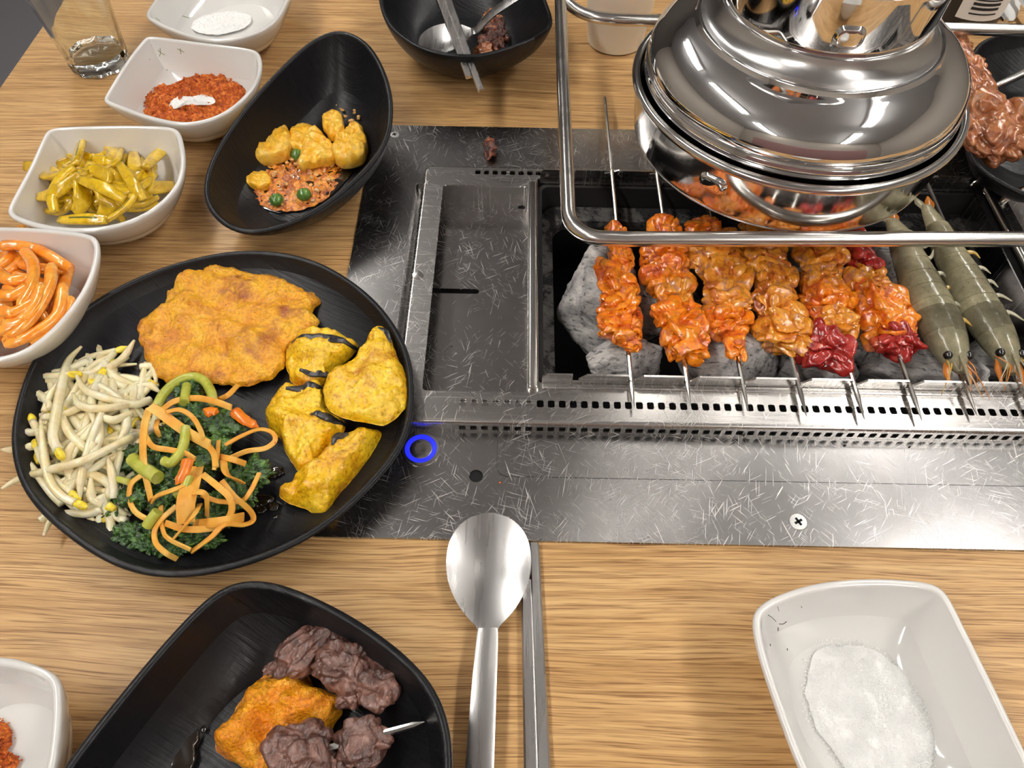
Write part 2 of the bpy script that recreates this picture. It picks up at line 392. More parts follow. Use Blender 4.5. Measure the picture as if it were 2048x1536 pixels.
def lump(c, size, seed, sub=5, amp=.22, ridge=.10, freq=1.2, rot=0.0, tilt=0.0, sq=1.0, fold=(1.3, 1.8, 1.3), fine=.025):
    """lumpy piece of food: centre, full sizes (x,y,z) in cm"""
    V, f = ico(sub); off = Vector((seed*13.7, seed*7.1, seed*3.3)); out = []
    m = Matrix.Rotation(rot, 3, 'Z') @ Matrix.Rotation(tilt, 3, 'X')
    for d in V:
        k = 1+amp*fbm(d*freq+off, 2)*1.4
        if ridge:
            w_ = Vector((d.x*fold[0], d.y*fold[1], d.z*fold[2]))*freq+off*1.7
            w_ += Vector((1, 1, 1))*.5*noise.noise(d*1.7+off)
            a_ = abs(noise.noise(w_))
            if a_ < .3: k -= ridge*(1-a_/.3)**1.6
        k += fine*noise.noise(d*6+off)
        e = d
        if sq != 1.0: e = Vector([math.copysign(abs(x)**sq, x) for x in d])
        q = m @ Vector((e.x*size[0]*.5*k, e.y*size[1]*.5*k, e.z*size[2]*.5*k))
        out.append(q+Vector(c))
    return out, f
def slab(outline, z0, h, seed, nr=16, na=110, pw=2.4, bump=.18, freq=.9, edge=.10, dome=None, under=.3):
    """flat piece of food traced as an outline (world points), z0 underside, h thickness"""
    o = resample(catmull([Vector((p.x, p.y, 0)) for p in outline], 6, True), na)
    c = sum(o, Vector())/na; off = Vector((seed*9.1, seed*4.7, seed*2.2)); rings = []
    def zz(p, t):
        e = (1-t**pw)**(1/pw)
        return z0+h*e*(.82+(dome(p) if dome else 0))+bump*h*fbm(Vector((p.x, p.y, seed))*freq+off, 5)*min(1, e*1.5)
    rings.append([Vector((c.x+(p.x-c.x)*.6, c.y+(p.y-c.y)*.6, z0)) for p in o])
    rings.append([Vector((c.x+(p.x-c.x)*.9, c.y+(p.y-c.y)*.9, z0)) for p in o])
    for i in range(nr):
        t = math.sin((1-i/(nr-.001))*math.pi/2)
        rg = []
        for p in o:
            q = c+(p-c)*t; k = edge*noise.noise(Vector((p.x, p.y, seed))*2.2+off)*t**6
            q = q+(p-c).normalized()*k
            rg.append(Vector((q.x, q.y, zz(q, t) if i else z0+under*h*.5)))
        rings.append(rg)
    return loft(rings)
def setting(name, geo, mat, label=None):
    o = obj(name, geo, mat, angle=30); o['kind'] = 'structure'
    if label: o['label'] = label
    return o

# ------------------------------------------------------------------ the room
RX0, RX1, RY0, RY1, RZ1 = -260, 300, -230, 380, 178
setting('floor', box(RX0, RX1, RY0, RY1, -Z0-4, -Z0), 'floor_tile')
setting('ceiling', box(RX0, RX1, RY0, RY1, RZ1, RZ1+4), 'ceiling_paint')
setting('wall_left', box(RX0-4, RX0, RY0, RY1, -Z0, RZ1), 'wall_paint')
setting('wall_right', box(RX1, RX1+4, RY0, RY1, -Z0, RZ1), 'wall_paint')
setting('wall_back', box(RX0, RX1, RY1, RY1+4, -Z0, RZ1), 'wall_dark')
setting('wall_front', box(RX0, RX1, RY0-4, RY0, -Z0, RZ1), 'wall_paint')
i = 0
for lx, side in zip(LAMP_ROWS, ('left', 'right')):
    for ly, where in zip(LAMP_Y, ('behind', 'beside', 'beyond')):
        t = thing('ceiling_lamp', (lx, ly, RZ1-9), 'twin tube ceiling lamp hanging %s the table in the %s row' % (where, side), 'ceiling lamp', 'twin tube ceiling lamps')
        obj('housing', box(lx-12, lx+12, ly-62, ly+62, RZ1-4, RZ1, .5), 'white_enamel', t)
        for s in (-6, 6): obj('tube', tube([(lx+s, ly-60, RZ1-6.5), (lx+s, ly+60, RZ1-6.5)], 1.9, 10), 'tube_light', t)
# ------------------------------------------------------------------ table
TX0 = (P(0, 178).x+P(122, 0).x)/2; TX1 = 33.4-TX0; TY0, TY1 = -9.0, 68.0
tb = thing('dining_table', (16.7, 29.5, -Z0), 'light oak laminate table with a built-in steel charcoal roaster', 'table')
obj('table_top', prism([rrect(TX0, TX1, TY0, TY1, 1.2), rrect(-7, 40.4, 16.2, 41, .5)[::-1]], -2.6, 0), 'oak_laminate', tb, angle=25)
for lx in (TX0+6, TX1-6):
    for ly in (TY0+6, TY1-6): obj('leg', box(lx-2.5, lx+2.5, ly-2.5, ly+2.5, -Z0, -2.6, .3), 'table_edge', tb)

# ------------------------------------------------------------------ steel cover panel set into the table
PX0, PX1, PY0, PY1, PZ = -10.35, 43.75, 13.66, 45.82, .18
bt = P(842, 899, PZ); hl = P(952, 952, PZ); sc = P(1596, 1044, PZ); sc2 = P(789, 270, PZ)
pn = thing('roaster_panel', (16.7, 29.7, 0), 'scratched stainless steel panel surrounding the grill, set into the table', 'steel panel')
CV0, CVY = P(993, 930, PZ).x, P(1300, 959, PZ).y
CV1 = 33.4-CV0
hole = [(-6.0, 39.9), (-6.0, 20.2), (CV0, 20.2)] + [(CV0, CVY+.5), (CV0+.15, CVY+.15), (CV0+.5, CVY)] + [(CV1-.5, CVY), (CV1-.15, CVY+.15), (CV1, CVY+.5), (CV1, 20.2), (39.4, 20.2), (39.4, 39.9)]
obj('plate', prism([rrect(PX0, PX1, PY0, PY1, .9), hole, circ(bt.x, bt.y, .93), circ(hl.x, hl.y, .36), circ(sc.x, sc.y, .46)], .0, PZ), 'panel_steel', pn, angle=25)
g = .035
obj('service_cover', prism([[(CV0+g, 20.6), (CV0+g, CVY+.5), (CV0+.15+g, CVY+.15+g), (CV0+.5, CVY+g), (CV1-.5, CVY+g), (CV1-.15-g, CVY+.15+g), (CV1-g, CVY+.5), (CV1-g, 20.6)]], .0, PZ-.01), 'panel_steel', pn, angle=25)
obj('hole_bottom', box(hl.x-.5, hl.x+.5, hl.y-.5, hl.y+.5, -.004, .012), 'black_void', pn)
b_ = obj('power_button', lathe([(1.02, PZ-.02), (1.02, PZ+.06), (.97, PZ+.12), (.84, PZ+.12), (.83, PZ+.04), (0.01, PZ+.03)], bt.x, bt.y, 40, True, False), 'satin_chrome', pn)
sub('light_ring', lathe([(.83, PZ+.03), (.82, PZ+.13), (.80, PZ+.15), (.63, PZ+.15), (.60, PZ+.11), (.60, PZ+.03)], bt.x, bt.y, 40, True, False), 'blue_led', b_, plabel='glowing blue ring of the power button')
sub('button_cap', lathe([(.60, PZ+.02), (.60, PZ+.09), (.56, PZ+.11), (.3, PZ+.08), (.01, PZ+.07)], bt.x, bt.y, 40, True, False), 'frame_steel', b_)
def screw(p, r, parent):
    s = obj('screw', lathe([(r, PZ-.1), (r, PZ+.03), (r*.93, PZ+.06), (r*.6, PZ+.07), (.01, PZ+.07)], p.x, p.y, 28, True, False), 'screw_white', parent)
    c = .5
    def bar(a):
        d = Vector((math.cos(a), math.sin(a), 0))*r*c; e = Vector((-math.sin(a), math.cos(a), 0))*r*.14
        z0, z1 = Vector((p.x, p.y, PZ+.05)), Vector((p.x, p.y, PZ+.076))
        return [z+q for z in (z0, z1) for q in (-d-e, d-e, d+e, -d+e)], [(3, 2, 1, 0), (4, 5, 6, 7), (0, 1, 5, 4), (1, 2, 6, 5), (2, 3, 7, 6), (3, 0, 4, 7)]
    sub('cross_slot', join(bar(.5), bar(.5+math.pi/2)), 'black_void', s)
screw(sc, .44, pn); screw(sc2, .34, pn)

# ------------------------------------------------------------------ grill frame
FX0, FX1, FY0, FY1, FZ = -6.25, 39.65, 19.75, 40.25, 1.15
gf = thing('grill_frame', (16.7, 30, .18), 'raised stainless grill frame with rows of square slots and notched skewer rests', 'grill frame')
sl_y0, sl_y1 = P(1100, 815, FZ).y, P(1100, 801, FZ).y
sx0 = P(926, 806, FZ).x; pitch = (P(1812, 822, FZ).x-P(1084, 811, FZ).x)/33.0
slots = [sx0+pitch*k for k in range(int((33.4-2*sx0)/pitch)+1)]
ry0, ry1 = 39.35, 39.75
holes = [rrect(s-pitch*.31, s+pitch*.31, sl_y0, sl_y1, .09, 2)[::-1] for s in slots]
holes += [rrect(s-pitch*.31, s+pitch*.31, ry0, ry1, .09, 2)[::-1] for s in slots]
LC = (-4.85, .80, 21.7, 38.25)
MO = (1.45, 31.95, 22.35, 39.05)
rc = (33.4-LC[1], 33.4-LC[0])
e = .22
obj('top_plate', prism([rrect(FX0+e, FX1-e, FY0+e, FY1-e, .35), rrect(*LC, .25)[::-1], rrect(rc[0], rc[1], LC[2], LC[3], .25)[::-1], rrect(*MO, .15)[::-1]]+holes, FZ-.12, FZ), 'frame_steel', gf, angle=25)
rings = []
for k in range(6):
    a = k/5*math.pi/2; o_ = e*math.sin(a)
    rings.append([Vector((x, y, FZ-e+e*math.cos(a))) for x, y in rrect(FX0+e-o_, FX1-e+o_, FY0+e-o_, FY1-e+o_, .35+o_, 6)])
obj('rounded_edge', loft(rings, False, False), 'frame_steel', gf, angle=60)
fs = [rrect(s-pitch*.30, s+pitch*.30, .36, .78, .06, 2)[::-1] for s in slots]
obj('front_apron', prism([[(FX0+.3, .18), (FX1-.3, .18), (FX1-.3, FZ-e), (FX0+.3, FZ-e)]]+fs, FY0, FY0+.1, 'y'), 'frame_steel', gf, angle=25)
obj('side_apron', join(box(FX0, FX0+.1, FY0+.3, FY1-.3, .18, FZ-e), box(FX1-.1, FX1, FY0+.3, FY1-.3, .18, FZ-e), box(FX0+.3, FX1-.3, FY1-.1, FY1, .18, FZ-e)), 'frame_steel', gf)
obj('slot_backing', join(box(LC[0], 1.2, FY0+.2, 21.65, FZ-.22, FZ-.16)), 'tray_steel', gf)
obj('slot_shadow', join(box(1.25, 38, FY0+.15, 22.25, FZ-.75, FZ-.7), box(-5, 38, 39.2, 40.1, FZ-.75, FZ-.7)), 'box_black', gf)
# sunken side trays
for x0, x1 in ((LC[0], LC[1]), rc):
    y0, y1 = LC[2], LC[3]; zb = -.9
    a = P(868, 582, zb).x; b = P(958, 582, zb).x; yy = P(900, 582, zb).y
    hs = [rrect(a-1.5, b, yy-.2, yy+.2, .19)[::-1]] if x0 < 10 else []
    obj('tray_floor', prism([rrect(x0-1.8, x1+.2, y0-.2, y1+.2, .2)]+hs, zb-.1, zb), 'tray_steel', gf, angle=25)
    obj('tray_wall', prism([rrect(x0-1.9, x1+.3, y0-.3, y1+.3, .2), rrect(x0-1.8, x1+.2, y0-.2, y1+.2, .2)[::-1]], zb, FZ-.13), 'tray_steel', gf, angle=25)
    obj('tray_underside', box(x0-1.5, x1, y0, y1, zb-.6, zb-.5), 'black_void', gf)
hc = P(1043, 411, -.0)
obj('tray_bolt_hole', lathe([(.3, -.9), (.3, -.85), (.01, -.84)], P(1043, 411, -.87).x, P(1043, 411, -.87).y, 16, True, False), 'black_void', gf)
dp = P(836, 550, FZ)
obj('dimple', lathe([(.36, FZ-.01), (.34, FZ+.02), (.2, FZ+.04), (.01, FZ+.05)], dp.x, dp.y, 20, True, False), 'frame_steel', gf)
# rails beside the fire opening
obj('side_rail', box(.86, 1.42, MO[2]-.55, MO[3]-.6, FZ-.3, FZ+.32, .13), 'wire_steel', gf)
obj('side_rail', tube([(31.45, MO[2]-.3, FZ+.15), (31.45, MO[3]-.5, FZ+.15)], .28, 14), 'wire_steel', gf)
# notched skewer rests
SK0, SKP = 6.42, 3.0
nx = [SK0-SKP+SKP*k for k in range(10)]
RZ = 1.95
def rest(y0, y1, zb, half=.16):
    lp = [(1.62, zb), (31.2, zb), (31.2, RZ-.2), (31.0, RZ)]
    for x in reversed(nx):
        if x > 30.6: continue
        lp += [(x+.62, RZ), (x+.17, RZ-.42), (x+.17, RZ-.62), (x-.17, RZ-.62), (x-.17, RZ)]
    lp += [(1.85, RZ), (1.62, RZ-.25)]
    return prism([lp], y0, y1, 'y')
obj('skewer_rest', rest(22.30, 22.42, .55), 'frame_steel', gf, angle=25)
obj('rest_flange', box(1.62, 31.2, 21.95, 22.3, .62, 1.22, .05), 'frame_steel', gf)
obj('skewer_rest', rest(38.95, 39.07, -1.6), 'frame_steel', gf, angle=25)
for xx in (1.75, 31.0): obj('rivet', lump((xx+.35, 38.88, 1.45), (.4, .25, .4), 3, 2, 0, 0), 'char_crumb', gf)

# ------------------------------------------------------------------ charcoal box
cb = thing('charcoal_box', (16.7, 30.7, -7.2), 'black steel charcoal box sunk below the grill frame', 'charcoal box')
obj('box_wall', prism([rrect(1.5, 31.9, 22.45, 38.9, .6), rrect(1.75, 31.65, 22.7, 38.65, .5)[::-1]], -7.1, .75), 'box_black', cb, angle=25)
obj('box_floor', box(1.55, 31.85, 22.5, 38.85, -7.2, -7.05), 'box_black', cb)
obj('inner_liner', prism([rrect(1.8, 31.6, 22.75, 38.6, 1.2, 6), rrect(2.5, 30.9, 23.3, 37.2, 1.4, 6)[::-1]], -1.6, -.9), 'burnt_liner', cb, angle=25, plabel='ash-dusted black inner rim of the charcoal box')

def coal(c, size, seed, mat, label, rot=0, tilt=0, k=13, sub=5):
    rr = random.Random(seed); pl = []
    for _ in range(k):
        v = Vector((rr.gauss(0, 1), rr.gauss(0, 1), rr.gauss(0, 1))).normalized(); pl.append((v, rr.uniform(.72, 1.0)))
    V, f = ico(sub); off = Vector((seed, seed*2.1, seed*.7)); out = []
    m = Matrix.Rotation(rot, 3, 'Z') @ Matrix.Rotation(tilt, 3, 'X')
    for d in V:
        s = 1.15
        for n_, dd in pl:
            t = d.dot(n_)
            if t > .05: s = min(s, dd/t)
        s += .07*fbm(d*2.5+off, 4)+.025*noise.noise(Vector((d.x*3, d.y*14, d.z*14))+off)
        out.append(Vector(c)+m @ Vector((d.x*size[0]*.5*s, d.y*size[1]*.5*s, d.z*size[2]*.5*s)))
    o = obj('charcoal_lump', (out, f), mat, angle=0); return tag(o, label, 'charcoal', 'charcoal lumps under the skewers')
def cp(px, py, z): return P(px, py, z+.7)
coal(cp(1195, 610, -2.0), (4.8, 7.6, 6.2), 11, 'ash_mid', 'largest grey charcoal lump, at the left end beside the empty tray', .15, .3)
coal(cp(1250, 728, -1.6), (4.6, 3.0, 3.6), 23, 'ash_light', 'pale ash-white charcoal lump in front, below the first meat skewer', .1)
coal(cp(1325, 622, -2.2), (4.2, 4.0, 4.2), 31, 'ash_light', 'light grey charcoal lump between the first and second meat skewers', .5)
coal(cp(1440, 725, -1.6), (6.0, 3.9, 4.2), 47, 'ash_mid', 'wide cracked grey charcoal lump below the second and third skewers', -.2)
coal(cp(1640, 735, -1.8), (4.8, 3.4, 4.2), 53, 'ash_mid', 'rounded grey charcoal lump below the fifth skewer tip', .3)
coal(cp(1832, 735, -1.9), (7.0, 3.4, 4.0), 61, 'ash_mid', 'long split charcoal lump in front, below the first shrimp head', -.15)
coal(cp(1800, 575, -2.2), (4.4, 6.6, 4.6), 71, 'ash_mid', 'grey charcoal lump standing between last meat skewer and first shrimp', .1)
coal(cp(1640, 600, -2.6), (4.2, 5.4, 4.2), 83, 'ash_mid', 'grey charcoal lump half hidden between fourth and fifth skewers', .7)
coal(cp(1505, 585, -2.6), (3.8, 4.8, 4.0), 97, 'ash_mid', 'grey charcoal lump half hidden between third and fourth skewers', .2)
coal(cp(1730, 680, -2.6), (4.2, 4.2, 3.8), 101, 'ash_mid', 'grey charcoal lump half hidden under the sixth skewer', 1.0)
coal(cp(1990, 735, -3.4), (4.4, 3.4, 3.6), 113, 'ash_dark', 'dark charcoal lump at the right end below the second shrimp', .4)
coal(cp(1912, 600, -2.8), (3.2, 4.2, 3.4), 127, 'ash_light', 'pale charcoal lump glimpsed between the two shrimps', .4)
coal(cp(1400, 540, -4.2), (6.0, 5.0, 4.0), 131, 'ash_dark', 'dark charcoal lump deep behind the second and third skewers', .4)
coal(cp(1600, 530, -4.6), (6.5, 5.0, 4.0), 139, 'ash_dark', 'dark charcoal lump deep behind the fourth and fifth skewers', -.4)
coal(cp(1560, 690, -3.0), (4.2, 4.0, 3.6), 149, 'ash_mid', 'grey charcoal lump sunk between third and fourth skewer tips', .9)

# ------------------------------------------------------------------ skewers
def rod_geo(x, y0, y1, z, r=.135, tip=1.3):
    return tube([(x, y0, z), (x, y0+.15, z), (x, y0+tip, z), (x, y0+tip+.4, z), (x, y1, z)], [.015, .035, r, r, r*.9], 8)
def star(x, y, z, n=6, r0=.27, r1=.50):
    lp = []
    for k in range(n*2):
        a = math.pi*k/n+.3; r = r1 if k % 2 else r0; lp.append((x+r*math.cos(a), z+r*math.sin(a)))
    return prism([lp], y-.07, y+.07, 'y')
SKZ = 1.55
def skewer(idx, chunks, label, seed):
    x = SK0+SKP*idx
    tips = (20.47, 20.73, 20.48, 20.24, 20.12, 20.13)
    t = thing('meat_skewer', (x, tips[idx], 1.3), label, 'skewer', 'marinated meat skewers on the grill')
    obj('rod', rod_geo(x, tips[idx], 47.6, SKZ), 'rod_steel', t)
    obj('star_gear', star(x, 38.75, SKZ+.25, 6, .3, .58), 'wire_steel', t)
    for k, (px, py, w, h, mat) in enumerate(chunks):
        zc = 1.75
        p = P(px, py, zc); s = (P(px+w/2, py, zc)-P(px-w/2, py, zc)).length
        ln = (P(px, py-h/2, zc)-P(px, py+h/2, zc)).length
        q = P(px, py, zc)
        obj('meat_piece', lump(q, (s*1.06, ln*1.22, min(s*.78, 2.2)), seed*10+k, 5, .30, .34, 1.1, R.uniform(-.15, .15), R.uniform(-.2, .2), .86), mat, t)
mo, mb, mr = 'marinated_meat', 'marinated_meat_brown', 'raw_red_meat'
skewer(0, [(1231, 470, 40, 40, mo), (1238, 508, 46, 62, mo), (1233, 562, 78, 70, mo), (1240, 614, 86, 66, mo), (1243, 656, 80, 54, mo), (1264, 680, 42, 40, mo)], 'orange meat skewer nearest the empty tray, its star gear in view', 1)
skewer(1, [(1330, 470, 60, 60, mo), (1334, 510, 92, 56, mo), (1342, 555, 84, 60, mo), (1350, 594, 76, 48, mb), (1356, 640, 96, 76, mo), (1374, 690, 84, 52, mo)], 'second meat skewer from the left, orange with a wide tail piece', 2)
skewer(2, [(1410, 462, 70, 40, mo), (1430, 508, 100, 60, mb), (1450, 562, 96, 84, mb), (1458, 612, 92, 56, mb), (1450, 642, 88, 46, mo), (1470, 686, 42, 62, mo)], 'third meat skewer from the left, ending in a narrow hanging strip', 3)
skewer(3, [(1520, 470, 70, 50, mb), (1534, 515, 88, 64, mb), (1547, 566, 88, 72, mb), (1555, 618, 92, 66, mb), (1566, 664, 100, 64, mb)], 'fourth meat skewer from the left, neat brown-yellow folded pieces', 4)
skewer(4, [(1622, 470, 70, 50, mr), (1640, 512, 92, 62, mb), (1646, 560, 84, 56, mb), (1656, 604, 98, 66, mo), (1664, 650, 84, 56, mb), (1652, 696, 96, 66, mr)], 'fifth meat skewer, ending in a dark red flap of meat', 5)
skewer(5, [(1700, 470, 50, 50, mr), (1718, 515, 64, 66, mr), (1735, 565, 72, 66, mb), (1762, 616, 98, 84, mo), (1782, 660, 92, 56, mo), (1795, 682, 92, 48, mr)], 'sixth meat skewer beside the shrimps, with a bright red end piece', 6)

# shrimps on skewers
def shrimp(path_px, widths, rod_x, tip_y, label, seed, flip=1):
    zc = 1.8
    t = thing('shrimp_skewer', (rod_x, tip_y, 1.3), label, 'skewer', 'shrimp skewers on the grill')
    obj('rod', rod_geo(rod_x, tip_y, 47.6, SKZ), 'rod_steel', t)
    obj('star_gear', star(rod_x, 38.75, SKZ+.25, 6, .3, .58), 'wire_steel', t)
    pts = [P(x, y, zc) for x, y in path_px]
    rad = [(P(x+w/2, y, zc)-P(x-w/2, y, zc)).length/2 for (x, y), w in zip(path_px, widths)]
    c3 = catmull([Vector((p.x, p.y, p.z)) for p in pts], 10)
    cr = [v.x for v in catmull([Vector((r, 0, 0)) for r in rad], 10)]
    n = len(c3); cut = int(n*.60)
    # abdomen: overlapping shell segments
    seg = 7; lo = int(n*.16)
    for s in range(seg-1):
        a = lo+int((cut-lo)*s/(seg-1)); b = lo+int((cut-lo)*(s+1)/(seg-1))+2
        ids = list(range(a, min(b, n-1)+1))
        rr = [cr[i]*(.975+.05*(k/(len(ids)-1))) for k, i in enumerate(ids)]
        obj('shell_segment', tube([c3[i] for i in ids], rr, 18, flat=.85), 'shrimp_shell', t)
    ids = list(range(cut-1, cut+10)); obj('neck_band', tube([c3[i] for i in ids], [cr[i]*1.03 for i in ids], 18, flat=.85), 'shrimp_band', t, plabel='dark band behind the shrimp head')
    ids = list(range(cut+8, n)); obj('head_shell', tube([c3[i] for i in ids], [max(cr[i], .03)*1.03 for i in ids], 18, flat=.85), 'shrimp_head', t, plabel='dark head shell of the shrimp')
    ids = list(range(0, lo+2))
    obj('tail_fan', tube([c3[i] for i in ids], [cr[i] for i in ids], 12, flat=.4), 'shrimp_shell', t)
    T = (c3[0]-c3[4]).normalized(); S = T.cross(Vector((0, 0, 1)))
    for k in (-1, 1): obj('tail_blade', tube([c3[3]+S*.1*k, c3[0]+S*.35*k+T*.3, c3[0]+S*.45*k+T*.9], [.2, .32, .06], 8, flat=.3), 'shrimp_orange' if k == 1 else 'shrimp_shell', t)
    he = c3[int(n*.86)]; D = (c3[-1]-c3[int(n*.8)]).normalized(); S = D.cross(Vector((0, 0, 1))).normalized()
    for k in (-1, 1): obj('eye', lump(he+S*(.55*k)+Vector((0, 0, .35)), (.5, .5, .5), 1, 3, .02, 0), 'eye_black', t)
    # rostrum, antennae, legs
    obj('rostrum', tube([he+Vector((0, 0, .5)), he+D*1.0+Vector((0, 0, .5)), he+D*2.0+Vector((0, 0, .3))], [.14, .09, .02], 6), 'shrimp_head', t)
    rr = random.Random(seed)
    for k in range(9):
        o_ = he+S*rr.uniform(-.7, .7)+Vector((0, 0, .1)); sd = rr.choice((-1, 1))
        e_ = o_+D*rr.uniform(1.2, 2.6)+S*sd*rr.uniform(.1, 1.3)+Vector((0, 0, -.3))
        obj('antenna', tube(catmull([o_, (o_+e_)/2+Vector((0, 0, .3)), e_], 5), [.07, .06, .05, .05, .04, .04, .03, .03, .02, .02, .015], 5), rr.choice(('shrimp_orange', 'shrimp_pale', 'shrimp_leg')), t)
    for k in (-1, 1):
        obj('head_leg', tube([he+S*k*.45, he+S*k*.6+D*.8+Vector((0, 0, -.2)), he+S*k*.55+D*1.7+Vector((0, 0, -.4))], [.16, .2, .05], 7, flat=.4), 'shrimp_orange', t)
    for k in range(6):
        i = int(n*(.22+.075*k)); Tt = (c3[i+1]-c3[i-1]).normalized(); Sd = Tt.cross(Vector((0, 0, 1))).normalized()*(-1)
        if (Sd.x < 0): Sd = -Sd
        o_ = c3[i]+Sd*cr[i]*.85-Vector((0, 0, .05))
        a = o_+Sd*rr.uniform(.45, .75)+Tt*rr.uniform(-.1, .3)+Vector((0, 0, .1)); b = a+Sd*rr.uniform(.15, .6)+Tt*rr.choice((-.7, .7, .5))
        obj('leg', tube(catmull([o_, a, b], 5), [.16, .17, .17, .16, .15, .13, .11, .09, .07, .05, .03], 7, flat=.6), rr.choice(('shrimp_leg', 'shrimp_pale', 'shrimp_pale')), t)
shrimp([(1782, 440), (1800, 470), (1818, 515), (1842, 570), (1868, 625), (1890, 675), (1908, 715), (1920, 745)], [26, 50, 62, 78, 86, 80, 56, 14], SK0+SKP*6, 20.5, 'grey shrimp skewer right beside the meat skewers', 5)
shrimp([(1852, 412), (1872, 450), (1898, 505), (1928, 560), (1960, 618), (1990, 668), (2012, 710), (2026, 748)], [24, 44, 58, 72, 78, 72, 52, 14], SK0+SKP*7, 20.6, 'grey shrimp skewer at the far right, tail tip in view', 8)

# ------------------------------------------------------------------ wire loop around the hood
wl = thing('warming_rack', (18, 40, 1.2), 'bent steel tube loop standing over the grill around the hood', 'rack')
zl = 6.0
xa, ya, yb, xb = 2.93, 28.45, 52.9, 38.5
fr = [(xa+.05, yb+2, zl+.1), (xa, 45, zl), (xa, ya+2.0, zl)]
for k in range(1, 8):
    a = math.radians(180+90*k/8); fr.append((xa+1.9+1.9*math.cos(a), ya+1.9+1.9*math.sin(a), zl))
fr += [(xa+3, ya, zl), (xa+20, ya+.45, zl), (xb-2, ya+.8, zl)]
for k in range(1, 8):
    a = math.radians(270+90*k/8); fr.append((xb-1.9+1.9*math.cos(a), ya+2.7+1.9*math.sin(a), zl))
fr += [(xb, ya+4, zl), (xb, yb-2, zl)]
obj('loop_tube', tube(fr, .42, 14), 'wire_steel', wl)
bk = catmull([(xa+.35, yb+.6, zl-.15), (xa+.9, yb-.6, zl-.25), (xa+1.9, yb-1.5, zl-.3), (xa+3.4, yb-2.0, zl-.3), (xa+8, yb-2.2, zl-.3), (xb+.2, yb-2.6, zl-.3)], 8)
obj('back_tube', tube(bk, .42, 14), 'wire_steel', wl)
for yy in (37.6, 47.6): obj('leg', tube([(xb, yy, zl), (36.6, yy, zl-1.2), (32.4, yy if yy < 40 else yy, 1.6 if yy < 40 else 1.6), (32.2, yy, FZ if yy < 40 else .2)], .3, 12), 'wire_steel', wl)

# ------------------------------------------------------------------ exhaust hood
HX, HY = 16.116, 38.295
hd = thing('exhaust_hood', (HX, HY, 5.6), 'polished chrome exhaust hood hanging over the grill', 'exhaust hood')
def arc_prof(pts, per=6): return [(v.x, v.y) for v in catmull([Vector((a, b, 0)) for a, b in pts], per)]
obj('lower_pan', lathe(arc_prof([(6.3, 5.15), (7.6, 5.22), (8.5, 5.45), (8.84, 5.82), (8.96, 6.3), (9.1, 7.4), (9.18, 8.6), (9.2, 9.0)])+[(9.1, 9.05), (8.95, 7.6), (8.6, 6.2), (6.4, 5.4), (6.3, 5.15)], HX, HY, 128, False, False), 'pan_chrome', hd, angle=35)
obj('pan_fold', lathe([(8.77+.10*math.cos(a), 5.76+.07*math.sin(a)) for a in [k*math.pi/4 for k in range(9)]], HX, HY, 128, False, False), 'satin_chrome', hd)
obj('rim_bead', lathe([(9.22+.26*math.cos(a), 9.0+.26*math.sin(a)) for a in [k*math.pi/8 for k in range(17)]], HX, HY, 128, False, False), 'pan_chrome', hd)
dome = arc_prof([(8.55, 8.0), (8.72, 8.7), (8.80, 9.15), (8.82, 9.35)], 4)+arc_prof([(8.74, 9.40), (8.86, 9.62), (8.80, 9.85)], 5)+arc_prof([(8.66, 9.9), (8.76, 10.15), (8.72, 10.6), (8.45, 11.2), (7.9, 11.8), (7.2, 12.25), (6.62, 12.5)], 8)
obj('dome', lathe(dome, HX, HY, 128, False, False), 'chrome', hd, angle=35)
obj('step_ring', lathe(arc_prof([(6.62, 12.5), (6.56, 12.62), (6.50, 12.74), (6.38, 12.78), (6.28, 12.72)], 4), HX, HY, 128, False, False), 'chrome', hd)
obj('collar', lathe(arc_prof([(6.28, 12.72), (5.95, 12.9), (5.6, 13.3), (5.42, 13.7)], 5), HX, HY, 128, False, False), 'satin_chrome', hd)
obj('neck', lathe([(5.40, 13.6), (5.44, 13.75), (5.52, 14.6), (5.62, 16.5), (5.74, 16.55), (5.74, 16.8), (5.62, 16.85), (5.62, 22)], HX, HY, 96, False, False), 'chrome', hd, angle=30)
duct = [(5.62, 22.0)]
z = 22.0
while z < RZ1-1: duct += [(5.9, z+.6), (5.9, z+1.0), (5.55, z+1.6), (5.55, z+2.0)]; z += 2.0
obj('duct', lathe(duct, HX, HY, 48, False, False), 'satin_chrome', hd, angle=0)
def emboss(px, py, r, zc, w, h, parent, mat='chrome'):
    d = P(px, py, zc); a0 = math.atan2(d.y-HY, d.x-HX); rings = []
    for (s, dr) in ((1.3, -.03), (1.16, .04), (1.04, .14), (.92, .20), (.7, .21), (.3, .22), (.05, .22)):
        rg = []
        for u, v in rrect(-w/2, w/2, -h/2, h/2, min(w, h)*.38, 5):
            a = a0+u*s/r; rad = r+dr; rg.append(Vector((HX+rad*math.cos(a), HY+rad*math.sin(a), zc+v*s)))
        rings.append(rg)
    return obj('pressed_boss', loft(rings), mat, parent, angle=0)
emboss(1690, 38, 5.55, 14.95, 1.15, .95, hd)
emboss(1437, 355, 9.12, 7.7, 1.35, .85, hd)

